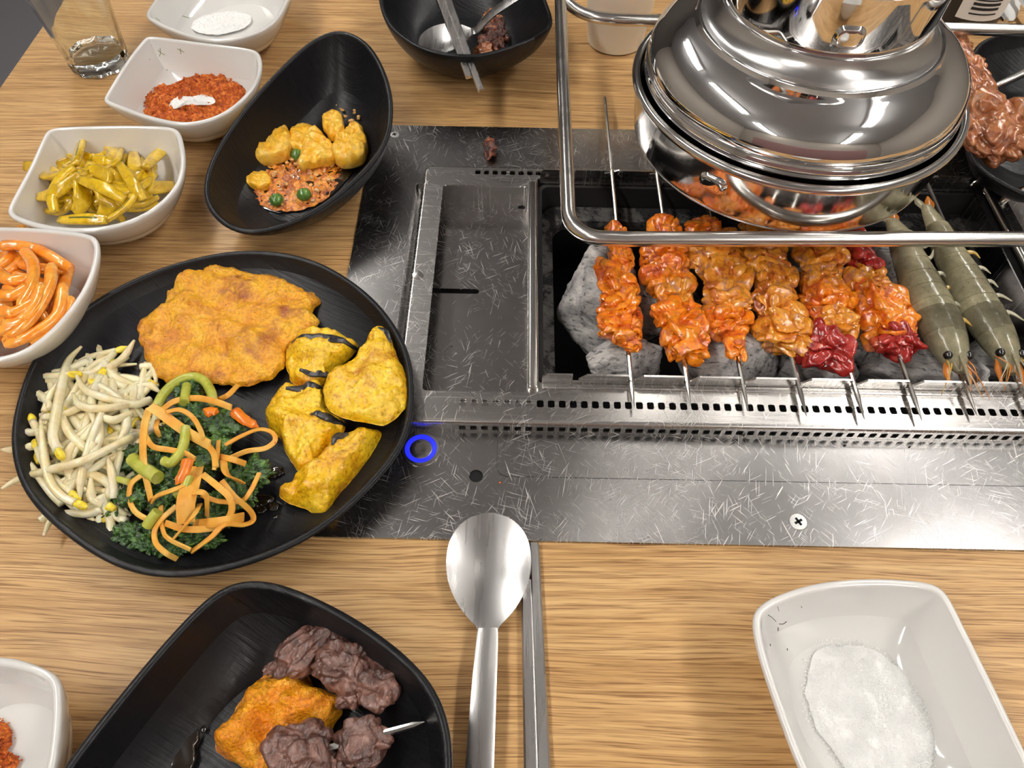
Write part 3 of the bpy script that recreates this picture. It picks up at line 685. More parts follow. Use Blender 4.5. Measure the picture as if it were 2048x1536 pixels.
# ------------------------------------------------------------------ dishes
def dish(name, label, cat, rim_px, rim_z, floor_z, mat, foot=.5, fl=.6, shift=(0, 0), thick=.32, curve=.6, group=None, na=120, ell=.5, zfun=None, foot_z=0.0, foot_h=.35):
    pts = []
    for p in rim_px:
        z = p[2] if len(p) > 2 else rim_z
        pts.append(P(p[0], p[1], z))
    o = resample(catmull(pts, 8, True), na)
    if (o[1]-o[0]).cross(o[2]-o[1]).z < 0: pass
    ar = sum(a.x*b.y-b.x*a.y for a, b in zip(o, o[1:]+o[:1]))
    if ar < 0: o = o[::-1]
    for _ in range(3): o = [o[i]*.5+(o[i-1]+o[(i+1) % na])*.25 for i in range(na)]
    c = sum(o, Vector())/na; c.z = 0
    # matching ellipse for floor and foot
    sxx = sum((p.x-c.x)**2 for p in o)/na; syy = sum((p.y-c.y)**2 for p in o)/na; sxy = sum((p.x-c.x)*(p.y-c.y) for p in o)/na
    th = .5*math.atan2(2*sxy, sxx-syy); tr = (sxx+syy)/2; de = math.sqrt(((sxx-syy)/2)**2+sxy**2)
    A, B = math.sqrt(2*(tr+de)), math.sqrt(2*(tr-de))
    def el(p):
        a = math.atan2(p.y-c.y, p.x-c.x)-th; t = math.atan2(math.sin(a)*A, math.cos(a)*B)
        x, y = A*math.cos(t), B*math.sin(t)
        return Vector((c.x+x*math.cos(th)-y*math.sin(th), c.y+x*math.sin(th)+y*math.cos(th), 0))
    E_ = [el(p) for p in o]
    def inner(i, s):     # flat outline at scale s, half way to the ellipse, shifted
        q = Vector((o[i].x, o[i].y, 0)).lerp(E_[i], ell)
        return c+(q-c)*s+Vector((shift[0], shift[1], 0))
    def nrm(i):
        t = o[(i+1) % na]-o[i-1]; v = Vector((t.y, -t.x, 0)); return v.normalized()
    N = [nrm(i) for i in range(na)]
    rings = []
    def foot_pt(i, s): q = c+(E_[i].lerp(Vector((o[i].x, o[i].y, 0)), .3)-c)*s+Vector((shift[0]*.6, shift[1]*.6, 0)); return q
    rings.append([foot_pt(i, foot*.85)+Vector((0, 0, foot_z+.12)) for i in range(na)])
    rings.append([foot_pt(i, foot*.93)+Vector((0, 0, foot_z)) for i in range(na)])
    rings.append([foot_pt(i, foot)+Vector((0, 0, foot_z)) for i in range(na)])
    rings.append([foot_pt(i, foot*1.01)+Vector((0, 0, foot_z+foot_h)) for i in range(na)])
    st = 10
    for k in range(1, st+1):          # outer wall
        t = k/st; a = t*math.pi/2
        hx = curve*math.sin(a)+(1-curve)*t; hz = curve*(1-math.cos(a))+(1-curve)*t
        rg = []
        for i in range(na):
            f0 = foot_pt(i, foot*1.01); f1 = Vector((o[i].x, o[i].y, 0))
            q = f0.lerp(f1, hx); z = foot_z+foot_h+(o[i].z-.12-foot_z-foot_h)*hz
            rg.append(Vector((q.x, q.y, z)))
        rings.append(rg)
    for k in range(1, 6):             # rounded lip
        a = math.pi*k/6
        rings.append([Vector((o[i].x, o[i].y, o[i].z-.10+.14*math.sin(a)))-N[i]*(thick*.5*(1-math.cos(a))) for i in range(na)])
    st = 14
    for k in range(st+1):             # inner wall
        t = 1-k/st; a = t*math.pi/2
        hx = t; hz = t**(1+curve*1.8)
        rg = []
        for i in range(na):
            f0 = inner(i, fl); f1 = Vector((o[i].x, o[i].y, 0))-N[i]*thick
            q = f0.lerp(f1, hx); rg.append(Vector((q.x, q.y, floor_z+(o[i].z-.12-floor_z)*hz)))
        rings.append(rg)
    for s in (.7, .35, .02): rings.append([inner(i, fl*s)+Vector((0, 0, floor_z-.03*(1-s))) for i in range(na)])
    ob = obj(name, loft(rings), mat, base=(c.x, c.y, foot_z), angle=0)
    return tag(ob, label, cat, group)
WG = 'white porcelain sauce bowls'
RZW = 3.4
dish('white_bowl', 'white porcelain bowl holding yellow pickled vegetable strips', 'bowl', [(104, 256), (200, 251), (300, 251), (352, 256), (364, 275), (371, 320), (362, 365), (330, 405), (280, 438), (220, 457), (150, 463), (80, 455), (25, 437), (13, 424), (20, 405), (60, 330), (85, 275)], RZW, .55, 'porcelain', .50, .62, (0, 0), .34, .55, WG)
dish('white_bowl', 'white porcelain bowl holding red chili powder and salt', 'bowl', [(302, 72), (400, 84), (500, 97), (520, 108), (524, 140), (510, 175), (475, 212), (430, 238), (370, 250), (300, 238), (230, 213), (206, 202), (210, 190), (250, 125), (285, 80)], RZW, .55, 'porcelain', .50, .62, (0, 0), .34, .55, WG)
dish('white_bowl', 'white porcelain bowl holding orange radish kimchi at the left edge', 'bowl', [(0, 453), (100, 457), (180, 468), (196, 480), (199, 510), (180, 570), (140, 630), (90, 680), (30, 715), (-60, 725), (-140, 690), (-160, 600), (-140, 500), (-90, 456)], RZW, .55, 'porcelain', .50, .62, (0, 0), .34, .55, WG)
dish('white_bowl', 'white porcelain bowl in the lower left corner with leftover chili powder', 'bowl', [(0, 1313), (50, 1322), (105, 1345), (121, 1370), (122, 1440), (110, 1536), (80, 1620), (0, 1680), (-120, 1690), (-190, 1640), (-200, 1500), (-170, 1360), (-90, 1315)], RZW, .55, 'porcelain', .50, .66, (0, 0), .34, .5, WG)
dish('white_bowl', 'nearly empty white porcelain bowl at the top beside the drinking glass', 'bowl', [(290, 30), (300, 12), (340, -40), (430, -90), (540, -90), (585, -40), (573, 10), (550, 45), (510, 68), (450, 82), (390, 76), (330, 55), (300, 40)], RZW, .55, 'porcelain', .50, .62, (0, 0), .34, .55, WG)
dish('white_bowl', 'large white porcelain bowl of salt in the lower right corner', 'bowl', [(1505, 1240), (1512, 1216), (1560, 1188), (1640, 1165), (1740, 1157), (1830, 1161), (1878, 1170), (1897, 1190), (1930, 1255), (1990, 1375), (2050, 1500), (2085, 1580), (2070, 1640), (1980, 1690), (1860, 1710), (1730, 1695), (1665, 1650), (1600, 1540), (1540, 1380), (1512, 1290)], RZW, .5, 'porcelain', .52, .60, (0, .2), .34, .5, WG)
dish('oval_plate', 'large black oval plate of fried pancake, sprouts and greens', 'plate', [(22, 905), (28, 820), (75, 700), (180, 605), (320, 535), (480, 500), (620, 517), (735, 585), (808, 680), (829, 780), (812, 880), (745, 970), (640, 1062), (500, 1128), (350, 1155), (230, 1132), (120, 1062), (48, 985)], 2.2, .5, 'black_melamine', .62, .80, (0, 0), .36, .5)
dish('oval_bowl', 'black egg-shaped bowl of tofu in red sauce', 'bowl', [(680, 60, 5.4), (735, 85, 5.3), (772, 145, 4.9), (786, 215, 4.4), (772, 290, 4), (715, 360, 3.6), (630, 425, 3.2), (545, 460, 3.0), (475, 463, 3.0), (425, 430, 3.0), (406, 380, 3.2), (425, 310, 3.5), (480, 225, 4.1), (550, 145, 4.7), (620, 82, 5.2)], 4, .55, 'black_melamine', .45, .55, (0, -.6), .36, .55)
dish('square_bowl', 'black rounded bowl in front holding grilled beef and a fried piece', 'bowl', [(125, 1536), (230, 1400), (340, 1270), (420, 1190), (470, 1164), (520, 1160), (590, 1177), (700, 1230), (800, 1300), (865, 1370), (898, 1450), (905, 1540), (890, 1680), (800, 1790), (640, 1850), (420, 1850), (220, 1790), (110, 1680), (95, 1600)], 3.8, .55, 'black_melamine', .5, .66, (0, 0), .36, .35, ell=.35)
dish('rice_bowl', 'black pointed bowl at the top holding a spoon and scraps', 'bowl', [(757, -20), (762, 20), (780, 55), (825, 90), (880, 108), (950, 113), (1010, 100), (1070, 78), (1100, 58), (1106, 40), (1095, 5), (1070, -50), (1000, -95), (900, -105), (810, -85), (768, -55)], 4.3, .55, 'black_melamine', .48, .5, (0, -.3), .34, .6)
dish('serving_bowl', 'dark bowl behind the hood at the right holding a cooked skewer', 'bowl', [(1945, 105), (1965, 80), (2020, 62), (2110, 55), (2230, 90), (2290, 180), (2270, 290), (2190, 370), (2090, 400), (2000, 365), (1945, 320), (1925, 230), (1930, 150)], 4.0, .9, 'black_melamine', .5, .6, (0, 0), .34, .5, foot_z=1.2)

# ------------------------------------------------------------------ cups
def tumbler(bpx, bpy_, rb, rt, h, th, mat, name, label, facet=0, cat='glass', base_h=1.2):
    c = P(bpx, bpy_, 0)
    prof = [(.01, 0), (rb*.9, 0), (rb, .12)]
    n = 10
    prof += [(rb+(rt-rb)*k/n, .12+(h-.12)*k/n) for k in range(1, n+1)]
    prof += [(rt-th*.5, h+.05), (rt-th, h)]
    prof += [(rt-th+(rb-rt)*k/n*(1-base_h/h), h-(h-base_h)*k/n) for k in range(1, n+1)]
    prof += [(rb*.6, base_h-.2), (.01, base_h-.25)]
    seg = 72; rings = []
    for r, z in prof:
        rg = []
        for k in range(seg):
            a = 2*math.pi*k/seg; rr = r
            if facet and z < h*.42 and r > rb*.7: rr = r*(1+.035*math.cos(a*facet)*(1-z/(h*.42)))
            rg.append(Vector((c.x+rr*math.cos(a), c.y+rr*math.sin(a), z)))
        rings.append(rg)
    g = loft(rings, True, True); rv = [Vector((v.x, v.y, v.z+.02)) for v in g[0]]
    ob = obj(name, (rv, g[1]), mat, base=(c.x, c.y, 0), angle=50)
    bm = bmesh.new(); bm.from_mesh(ob.data); bmesh.ops.recalc_face_normals(bm, faces=bm.faces[:]); bm.to_mesh(ob.data); bm.free()
    return tag(ob, label, cat)
tumbler(203, 128, 2.15, 3.0, 8.2, .22, 'glass', 'drinking_glass', 'clear drinking glass with thick base at the upper left table edge', 10)
tumbler(1230, 82, 2.3, 3.3, 9.5, .12, 'plastic_cup', 'paper_cup', 'cream white translucent cup behind the steel loop', 0, 'cup', .3)

# ------------------------------------------------------------------ cutlery
def spoon(name, label, tip, neck, end, w, zt, zb, group=None, bowl=.45):
    """tip, neck, end as table points (z of rim); bowl between tip and neck"""
    t = thing(name, (tip.x, tip.y, 0), label, 'spoon', group)
    ax = (neck-tip); L = ax.length; ax.normalize(); sd = Vector((0, 0, 1)).cross(ax).normalized(); un = ax.cross(sd).normalized()
    if un.z < 0: un = -un
    def half(u):     # half width along the bowl, u 0 tip .. 1 neck
        if u < .42: return w*.5*max(0, 1-abs((u-.42)/.42)**2.2)**.5
        x = min(1, (u-.42)/.58); return w*.5*((max(0, 1-x*x)**.75)**3+.21**3)**(1/3)
    rows, nn = 26, 17; top, bot = [], []
    for i in range(rows+1):
        u = .002+.998*i/rows; h = max(half(u), .03); d = bowl*math.sin(math.pi*min(1, u*.98+.02))**.8
        rt, rb = [], []
        for j in range(nn):
            s = -1+2*j/(nn-1); p = tip+ax*(u*L)+sd*(s*h)
            z = -d*(1-s*s)*(h/(w*.5))
            rt.append(p+un*z); rb.append(p+un*(z-.10))
        top.append(rt); bot.append(rb)
    V = [p for r in top for p in r]+[p for r in bot for p in r]; k = (rows+1)*nn
    f = grid_faces(rows+1, nn, False)+[tuple(i+k for i in q) for q in grid_faces(rows+1, nn, False, True)]
    for i in range(rows):
        f.append((i*nn, (i+1)*nn, (i+1)*nn+k, i*nn+k)); f.append(((i+1)*nn-1, (i+1)*nn-1+k, (i+2)*nn-1+k, (i+2)*nn-1))
    for j in range(nn-1):
        f.append((j, j+k, j+1+k, j+1)); a = rows*nn+j; f.append((a, a+1, a+1+k, a+k))
    bm = bmesh.new(); vs = [bm.verts.new(v) for v in V]
    for q in f: bm.faces.new([vs[i] for i in q])
    bmesh.ops.recalc_face_normals(bm, faces=bm.faces[:]); bm.verts.index_update()
    g = ([v.co.copy() for v in bm.verts], [tuple(v.index for v in q.verts) for q in bm.faces]); bm.free()
    obj('spoon_bowl', g, 'spoon_steel', t, angle=35)
    mid = neck.lerp(end, .25)+un*.25
    path = catmull([neck-ax*.12-un*.02, neck+ax*.3, mid, neck.lerp(end, .6)+un*.2, end], 6)
    obj('handle', ribbon(path, w*.30, .2, w0=lambda x: .70+.36*x), 'spoon_steel', t, angle=35)
    return t
spoon('spoon', 'steel spoon lying bowl-up over the panel edge in front', P(979, 1025, .75), P(975, 1262, .75), P(945, 1790, .4), 4.0, 0, 0)
def stick(name, label, a, b, w, h, group=None, taper=.75):
    d = (b-a).normalized(); s = d.cross(Vector((0, 0, 1))).normalized(); u = s.cross(d).normalized(); rings = []
    for t, k in ((0, taper), (.01, taper*1.0), (.5, (1+taper)/2), (.99, 1), (1, .95)):
        c = a.lerp(b, t); ww, hh = w*.5*k, h*.5*k
        rings.append([c+s*x*ww+u*z*hh for x, z in ((-1, -.6), (-.7, -1), (.7, -1), (1, -.6), (1, .6), (.7, 1), (-.7, 1), (-1, .6))])
    return tag(obj(name, loft(rings), 'spoon_steel', angle=30), label, 'chopstick', group)
stick('chopstick', 'flat steel chopstick nearest the front spoon', P(1052, 1160, .22), P(1068, 1800, .22), .62, .36, 'steel chopsticks in front')
stick('chopstick', 'flat steel chopstick on the outer side of the front pair', P(1068, 1087, .22), P(1098, 1800, .22), .62, .36, 'steel chopsticks in front')
spoon('spoon', 'steel spoon lying in the black bowl at the top', P(836, 88, 2.2), P(945, 62, 3.0), P(1120, -60, 7.0), 4.0, 0, 0)
stick('chopstick', 'longer steel chopstick resting across the black bowl at the top', P(962, 181, 2.6), P(880, -40, 6.6), .6, .45, 'steel chopsticks across the bowl at the top')
stick('chopstick', 'shorter steel chopstick resting across the black bowl at the top', P(938, 155, 3.1), P(866, -40, 6.6), .6, .45, 'steel chopsticks across the bowl at the top')

# ------------------------------------------------------------------ food on the large oval plate
def C3(pts, k=.4817, ox=0, oy=440): return [(ox+x*k, oy+y*k) for x, y in pts]
pf = .62          # plate floor
pc = C3([(700, 230), (770, 180), (850, 165), (930, 175), (1010, 205), (1060, 225), (1130, 220), (1200, 255), (1310, 290), (1320, 330), (1290, 370), (1320, 410), (1290, 450), (1200, 500), (1170, 600), (1100, 650), (1000, 675), (900, 665), (800, 660), (700, 670), (640, 630), (600, 570), (570, 480), (575, 400), (640, 365), (680, 320)])
tag(obj('fried_pancake', slab(PP(pc, 1.3), pf+.1, 1.35, 3, 26, 200, 3.2, .42, .62, .16), 'fried_batter', angle=0), 'large golden fried pancake at the back of the oval plate', 'pancake')
def eggplant(out, z, h, seed, label, skins, dome=None):
    t = thing('fried_eggplant', tuple(P(*C3([out[0]])[0], 0).xy)+(z,), label, 'eggplant', 'battered eggplant pieces')
    g = slab(PP(C3(out), z+h*.55), z, h, seed, 20, 130, 2.6, .30, .9, .08, dome)
    obj('flesh', g, 'eggplant_flesh', t, angle=0)
    # strips of dark skin laid into the surface they cross
    from mathutils.bvhtree import BVHTree
    bv = BVHTree.FromPolygons(g[0], g[1])
    for path, w in skins:
        pts = []
        for q in resample([Vector((a.x, a.y, 0)) for a in PP(C3(path), z+h*.9)], 12, False):
            hit = bv.ray_cast(Vector((q.x, q.y, 20)), Vector((0, 0, -1)))
            pts.append(Vector((q.x, q.y, (hit[0].z if hit[0] else z+h*.3)+.0)))
        obj('skin', ribbon(pts, w, .16, 0, lambda u: .35+.9*math.sin(math.pi*min(max(u, .02), .98))), 'eggplant_skin', t, angle=0, plabel='dark purple eggplant skin')
eggplant([(1210, 470), (1250, 435), (1340, 440), (1470, 480), (1460, 530), (1370, 600), (1340, 650), (1220, 660), (1180, 600), (1175, 520)], pf+.2, 1.7, 5, 'battered eggplant piece with two dark skin bands beside the pancake', [([(1200, 470), (1270, 478), (1350, 485), (1470, 490)], .42), ([(1235, 600), (1300, 608), (1400, 600)], .36)])
eggplant([(1150, 680), (1240, 665), (1330, 660), (1370, 780), (1420, 800), (1410, 860), (1310, 960), (1300, 1010), (1240, 1025), (1190, 970), (1150, 880), (1100, 830), (1090, 760)], pf+.1, 1.9, 7, 'battered eggplant piece in the middle, nearest the noodles', [([(1180, 685), (1250, 668), (1335, 662)], .38), ([(1285, 790), (1330, 795), (1410, 798)], .36)])
eggplant([(1570, 420), (1610, 450), (1640, 530), (1680, 620), (1690, 710), (1660, 780), (1590, 830), (1500, 820), (1370, 775), (1335, 700), (1350, 640), (1430, 580), (1480, 540), (1520, 470)], pf+1.2, 1.3, 9, 'large pear-shaped battered eggplant slice lying on top at the right', [([(1565, 428), (1595, 440), (1615, 480)], .3)])
eggplant([(1570, 845), (1565, 890), (1500, 990), (1400, 1110), (1340, 1195), (1240, 1170), (1150, 1125), (1160, 1075), (1290, 1020), (1360, 940), (1440, 860)], pf+.1, 1.9, 13, 'wedge of battered eggplant nearest the front rim of the plate', [([(1380, 930), (1400, 890), (1440, 868)], .42)])

# bean sprouts
def C4(pts, k=1/3.2, ox=0, oy=640): return [(ox+x*k, oy+y*k) for x, y in pts]
def sprout(path, r, head, seed):
    t = thing('bean_sprout', (path[0].x, path[0].y, .6), 'pale bean sprout in the tangled heap on the oval plate', 'bean sprout', 'bean sprouts on the oval plate')
    c = catmull(path, 7); n = len(c)
    rr = [r*(.35+.65*min(1, (i/n)*3.2)) for i in range(n)]
    obj('stem', tube(c, rr, 7), 'sprout_stem', t, angle=0)
    if head:
        d = (c[-1]-c[-3]).normalized()
        a = math.atan2(d.y, d.x)
        obj('seed_leaf', lump(c[-1]+d*.28, (.85, .42, .36), seed, 3, .15, 0, 1, a), 'sprout_head', t, angle=0)
sp = random.Random(21)
def heap(x, y):       # height of the heap over the plate at a pixel
    d = math.hypot((x-165)/150, (y-880)/175); return .75+1.9*max(0, 1-d*d)
for k in range(95):
    while True:
        cx, cy = sp.uniform(50, 300), sp.uniform(710, 1040)
        if math.hypot((cx-178)/118, (cy-872)/150) < 1: break
    a = sp.uniform(0, 6.28); L = sp.uniform(110, 210); b = sp.uniform(-.6, .6); lay = sp.uniform(.2, 1.0)
    pts = []
    for s in (-.5, -.17, .17, .5):
        aa = a+b*s*2; x, y = max(34+abs(cy-880)*.12, cx+math.cos(aa)*L*s), cy+math.sin(aa)*L*s*.9
        x = min(x, 318); dd = math.hypot((x-425)/400, (y-828)/322)
        if dd > .90: x, y = 425+(x-425)*.90/dd, 828+(y-828)*.90/dd
        z = .75+(heap(x, y)-.75)*lay+sp.uniform(-.1, .15)
        pts.append(P(x, y, max(z, .8)))
    sprout(pts, sp.uniform(.18, .26), sp.random() < .45, k)
hand = [[(520, 170), (440, 260), (400, 400), (360, 600), (340, 750), (370, 830)], [(480, 330), (540, 440), (680, 500), (860, 540), (960, 510)], [(465, 470), (520, 550), (680, 565), (880, 525)],
        [(10, 1080), (120, 1020), (350, 950), (560, 890), (840, 750)], [(260, 640), (270, 750), (290, 920), (330, 1050), (400, 1130), (480, 1170)], [(280, 1380), (330, 1280), (420, 1240), (560, 1240), (650, 1210)],
        [(700, 1460), (710, 1330), (690, 1230), (640, 1120)], [(860, 130), (790, 240), (690, 310)], [(440, 200), (330, 310), (280, 350)], [(10, 830), (100, 830), (200, 810)], [(190, 370), (330, 360), (450, 350)],
        [(140, 430), (260, 480), (330, 560)], [(930, 270), (910, 400), (900, 500)], [(720, 220), (620, 280), (560, 330)], [(1020, 460), (960, 420), (880, 430)], [(160, 870), (250, 1000), (330, 1110), (400, 1180)],
        [(690, 880), (720, 1000), (730, 1140)], [(580, 1010), (590, 1140), (660, 1180)], [(640, 1150), (720, 1240), (810, 1290)], [(1000, 400), (980, 300), (900, 300)], [(350, 1170), (320, 1230), (260, 1280)], [(110, 700), (200, 720), (300, 700)], [(620, 600), (720, 640), (840, 600)], [(240, 340), (400, 330), (560, 260)]]
for k, h in enumerate(hand):
    q = C4(h); n = len(q)
    sprout([P(x, y, max(1.25 if k < 5 else .95, heap(x, y)+(.35 if k < 5 or k in (7, 10) else .05))) for x, y in q], .21 if k else .25, k in (0, 4, 10, 17), 100+k)

# greens with carrot and tofu-skin noodles
def gheap(x, y):
    d = math.hypot((x-385)/170, (y-935)/190); return .8+1.5*max(0, 1-d*d)
GL = ['bulging at the upper right beside the carrot', 'at the top under the noodle arch', 'left of centre beside the curved stem', 'next to the sprouts at the left', 'spreading over the lower sprouts', 'lowest beside the sprout tips', 'ruffled at the front left rim', 'at the very front of the heap',
      'sticking out at the right edge', 'in the middle of the heap', 'under the thick cut stem', 'around the middle carrot sliver', 'inside the front noodle ring', 'flat at the front right', 'left of the widest noodle', 'behind the bowed left noodle', 'low at the right edge', 'inside the arching stem', 'beneath the widest noodle', 'between the front noodles']
for k, (x, y, w, h) in enumerate([(1410, 680, 260, 190), (1250, 590, 260, 170), (1080, 770, 200, 170), (880, 870, 170, 150), (760, 1080, 180, 180), (740, 1190, 130, 150), (850, 1385, 270, 150), (960, 1440, 220, 130), (1590, 990, 220, 200), (1330, 880, 260, 220), (1020, 940, 200, 170), (1150, 1040, 230, 190), (1400, 1210, 200, 200), (1270, 1400, 260, 120), (1060, 1150, 200, 170), (900, 1110, 200, 180), (1540, 1100, 200, 150), (1210, 470, 130, 190), (1180, 1260, 260, 150), (1100, 1420, 240, 150)]):
    px, py = C4([(x, y)])[0]; z = gheap(px, py)*.75+.35; q = P(px, py, z)
    s = (P(px+w/6.4, py, z)-P(px-w/6.4, py, z)).length; t_ = (P(px, py-h/6.4, z)-P(px, py+h/6.4, z)).length
    g = lump(q, (s*1.1, t_*1.1, .95), 300+k, 5, .42, .30, 2.3, sp.uniform(-.4, .4))
    tag(obj('leafy_green', g, 'leaf_green', angle=0), 'wilted dark green leaf '+GL[k], 'leaf', 'wilted greens on the oval plate')
for k, (pts, r, lab) in enumerate([([(1000, 560), (1050, 470), (1130, 400), (1220, 365), (1300, 385), (1350, 460), (1365, 530)], .26, 'pale green stem arching at the top of the greens heap'), ([(1180, 530), (1185, 480), (1195, 420)], .24, 'short green stem inside the arching stem'),
                                   ([(1050, 900), (1090, 915), (1140, 870), (1175, 800), (1190, 690)], .24, 'curved green stem in the middle of the greens heap'), ([(690, 1015), (760, 1020), (830, 1040)], .17, 'thin green stem beside the bean sprouts'),
                                   ([(850, 890), (920, 950), (1010, 1010)], .34, 'thick pale cut stem left of the noodles'), ([(940, 1320), (975, 1270), (1010, 1225)], .26, 'pale stem end below the noodles'), ([(1210, 1000), (1180, 1080), (1120, 1120)], .22, 'green stem beside the carrot sliver')]):
    tag(obj('green_vegetable', tube(catmull([P(x, y, gheap(x, y)+.75) for x, y in C4(pts)], 6), r, 9), 'leaf_stem', angle=50), lab, 'vegetable')
for pts, lab in (([(1490, 575), (1560, 635), (1655, 685)], 'carrot sliver pointing right out of the noodles'), ([(1205, 885), (1180, 970), (1125, 1055)], 'carrot sliver in the middle of the noodles'), ([(1310, 600), (1350, 585), (1400, 590)], 'small carrot sliver at the top of the noodles')):
    q = [P(x, y, gheap(x, y)+.95) for x, y in C4(pts)]; c = catmull(q, 6)
    tag(obj('carrot_sliver', tube(c, [.1]+[.30]*3+[.28]*4+[.24]*3+[.12, .04], 8, flat=.7), 'carrot', angle=50), lab, 'carrot')
nd = [([(960, 560), (930, 650), (915, 800), (925, 950), (965, 1150)], .50), ([(960, 555), (1020, 590), (1100, 650), (1200, 720), (1340, 800)], .52), ([(1030, 580), (1120, 520), (1250, 500), (1370, 520), (1480, 560)], .34), ([(1330, 800), (1370, 860), (1380, 940)], .30),
      ([(930, 740), (980, 810), (1080, 830), (1180, 850), (1250, 890)], .28), ([(1060, 590), (1150, 575), (1230, 620), (1280, 700), (1300, 760)], .26), ([(1440, 800), (1550, 740), (1660, 700), (1740, 720), (1760, 770), (1700, 820), (1580, 840), (1480, 880)], .26),
      ([(1390, 870), (1480, 890), (1570, 920)], .30), ([(1430, 900), (1450, 980), (1555, 1045)], .34), ([(910, 990), (840, 1050), (830, 1150), (870, 1230), (950, 1280)], .28), ([(1250, 940), (1220, 1050), (1190, 1170), (1190, 1300)], .85),
      ([(1300, 990), (1400, 1070), (1470, 1140), (1480, 1230), (1400, 1320), (1200, 1340), (1060, 1300)], .32), ([(1420, 1030), (1500, 1130), (1600, 1220), (1620, 1280), (1560, 1310), (1440, 1310), (1350, 1390), (1230, 1480)], .28),
      ([(1130, 1190), (1040, 1270), (990, 1350), (1000, 1430), (1060, 1490), (1130, 1530)], .26), ([(960, 1190), (1000, 1130), (1100, 1090), (1200, 1050)], .26), ([(1220, 1120), (1270, 1100), (1320, 1130), (1325, 1260)], .28), ([(1660, 980), (1600, 1100), (1540, 1160), (1400, 1160), (1290, 1120)], .24),
      ([(1030, 1190), (1040, 1330), (1080, 1400), (1220, 1470)], .24), ([(1240, 1310), (1420, 1290), (1560, 1260)], .48), ([(1520, 420), (1460, 480), (1400, 510)], .28), ([(1010, 640), (1000, 700), (1040, 760)], .26), ([(1400, 760), (1390, 870), (1370, 960)], .22), ([(1280, 1180), (1240, 1250), (1110, 1400)], .26)]
NL = ['running down the left side of the greens heap', 'sloping broad from upper left to the middle', 'arching across the top of the heap', 'bent short below the broad sloping strip', 'crossing the left half below the broad strip',
      'curving inside the top arch', 'making the big open loop at the right', 'short and straight under the right loop', 'pointing down right below the right loop', 'bowed along the lower left side', 'widest of all, standing upright in the middle front',
      'making a large ring at the front', 'winding from centre to the right and down to the front', 'hanging in a hook at the very front left', 'slanting above the widest strip', 'hooked short beside the widest strip', 'reaching out to the right past the leaves',
      'trailing down the front left inside the hook', 'lying flat across the front of the ring', 'sticking out at the top near the pancake', 'short, tucked under the upper left corner', 'thin and upright right of centre', 'slanting thin behind the front ring']
for k, (pts, w) in enumerate(nd):
    q = C4(pts); n = len(q)
    path = catmull([P(x, y, gheap(x, y)+.95+.35*math.sin(k*1.7+i*1.1)-(.5 if i in (0, n-1) and k > 5 else 0)) for i, (x, y) in enumerate(q)], 8)
    tag(obj('noodle_strip', ribbon(path, w*.95, .11, sp.uniform(-.9, .9), None, sp.uniform(-.3, .3)), 'tofu_skin', angle=35), 'flat orange tofu-skin noodle strip '+NL[k], 'noodle', 'tofu-skin noodles on the greens')
# a few beads of broth on the plate
for k, (x, y, s) in enumerate([(552, 943, .5), (540, 950, .35), (528, 1000, .6), (545, 1012, .45), (520, 1020, .4), (556, 1035, .35), (508, 1010, .3)]):
    tag(obj('broth_drop', lump(P(x, y, .6), (s*1.6, s, .12), k, 3, .3, 0), 'dark_sauce', angle=0), 'glossy broth drop on the plate between noodles and eggplant', 'drop', 'broth drops on the oval plate')

# ------------------------------------------------------------------ pickles, radish
pk = random.Random(5)
def ph(x, y, cx, cy, rx, ry, base, top): 
    d = math.hypot((x-cx)/rx, (y-cy)/ry); return base+(top-base)*max(0, 1-d*d)
def pickle(pts, w, th, tw, k):
    t = thing('pickle_strip', (pts[0].x, pts[0].y, .6), 'yellow-green pickled vegetable strip in the white bowl', 'pickle', 'pickled strips in the white bowl')
    c = catmull(pts, 7)
    obj('flesh', ribbon(c, w, th, tw, lambda u: .5+.5*math.sin(math.pi*min(max(u, .05), .95))**.5, pk.uniform(-.6, .6)), 'pickle', t, angle=0)
    if k % 4 == 0:
        obj('rind', tube([p+Vector((0, 0, th*.35)) for p in c[3:-3]], .09, 6), 'pickle_rind', t, angle=0)
for k in range(60):
    while True:
        cx, cy = pk.uniform(80, 325), pk.uniform(300, 435)
        if math.hypot((cx-200)/108, (cy-370)/58) < 1: break
    a = pk.uniform(0, 6.28); L = pk.uniform(60, 115); b = pk.uniform(-1.1, 1.1); lay = pk.uniform(.35, 1.0); pts = []
    for s in (-.5, -.17, .17, .5):
        aa = a+b*s*2; x, y = cx+math.cos(aa)*L*s, cy+math.sin(aa)*L*s*.75
        z = .8+(ph(x, y, 200, 368, 150, 95, .9, 3.6)-.8)*lay; pts.append(P(x, y, max(z, 1.0)))
    pickle(pts, pk.uniform(.75, 1.15), pk.uniform(.28, .42), pk.uniform(-1, 1), k)
for k, h in enumerate([[(150, 330), (160, 295), (168, 262)], [(290, 335), (312, 312), (338, 292)], [(66, 345), (95, 352), (125, 350)], [(110, 425), (105, 390), (125, 352), (150, 335)], [(215, 440), (250, 415), (268, 390)], [(240, 330), (268, 370), (285, 400)], [(75, 395), (110, 385), (160, 350)], [(160, 360), (205, 375), (250, 400)], [(120, 440), (170, 438), (215, 440)]]):
    pickle([P(x, y, max(1.2, ph(x, y, 200, 368, 160, 110, 1.6, 3.9))) for x, y in h], .75, .32, pk.uniform(-.5, .5), k)
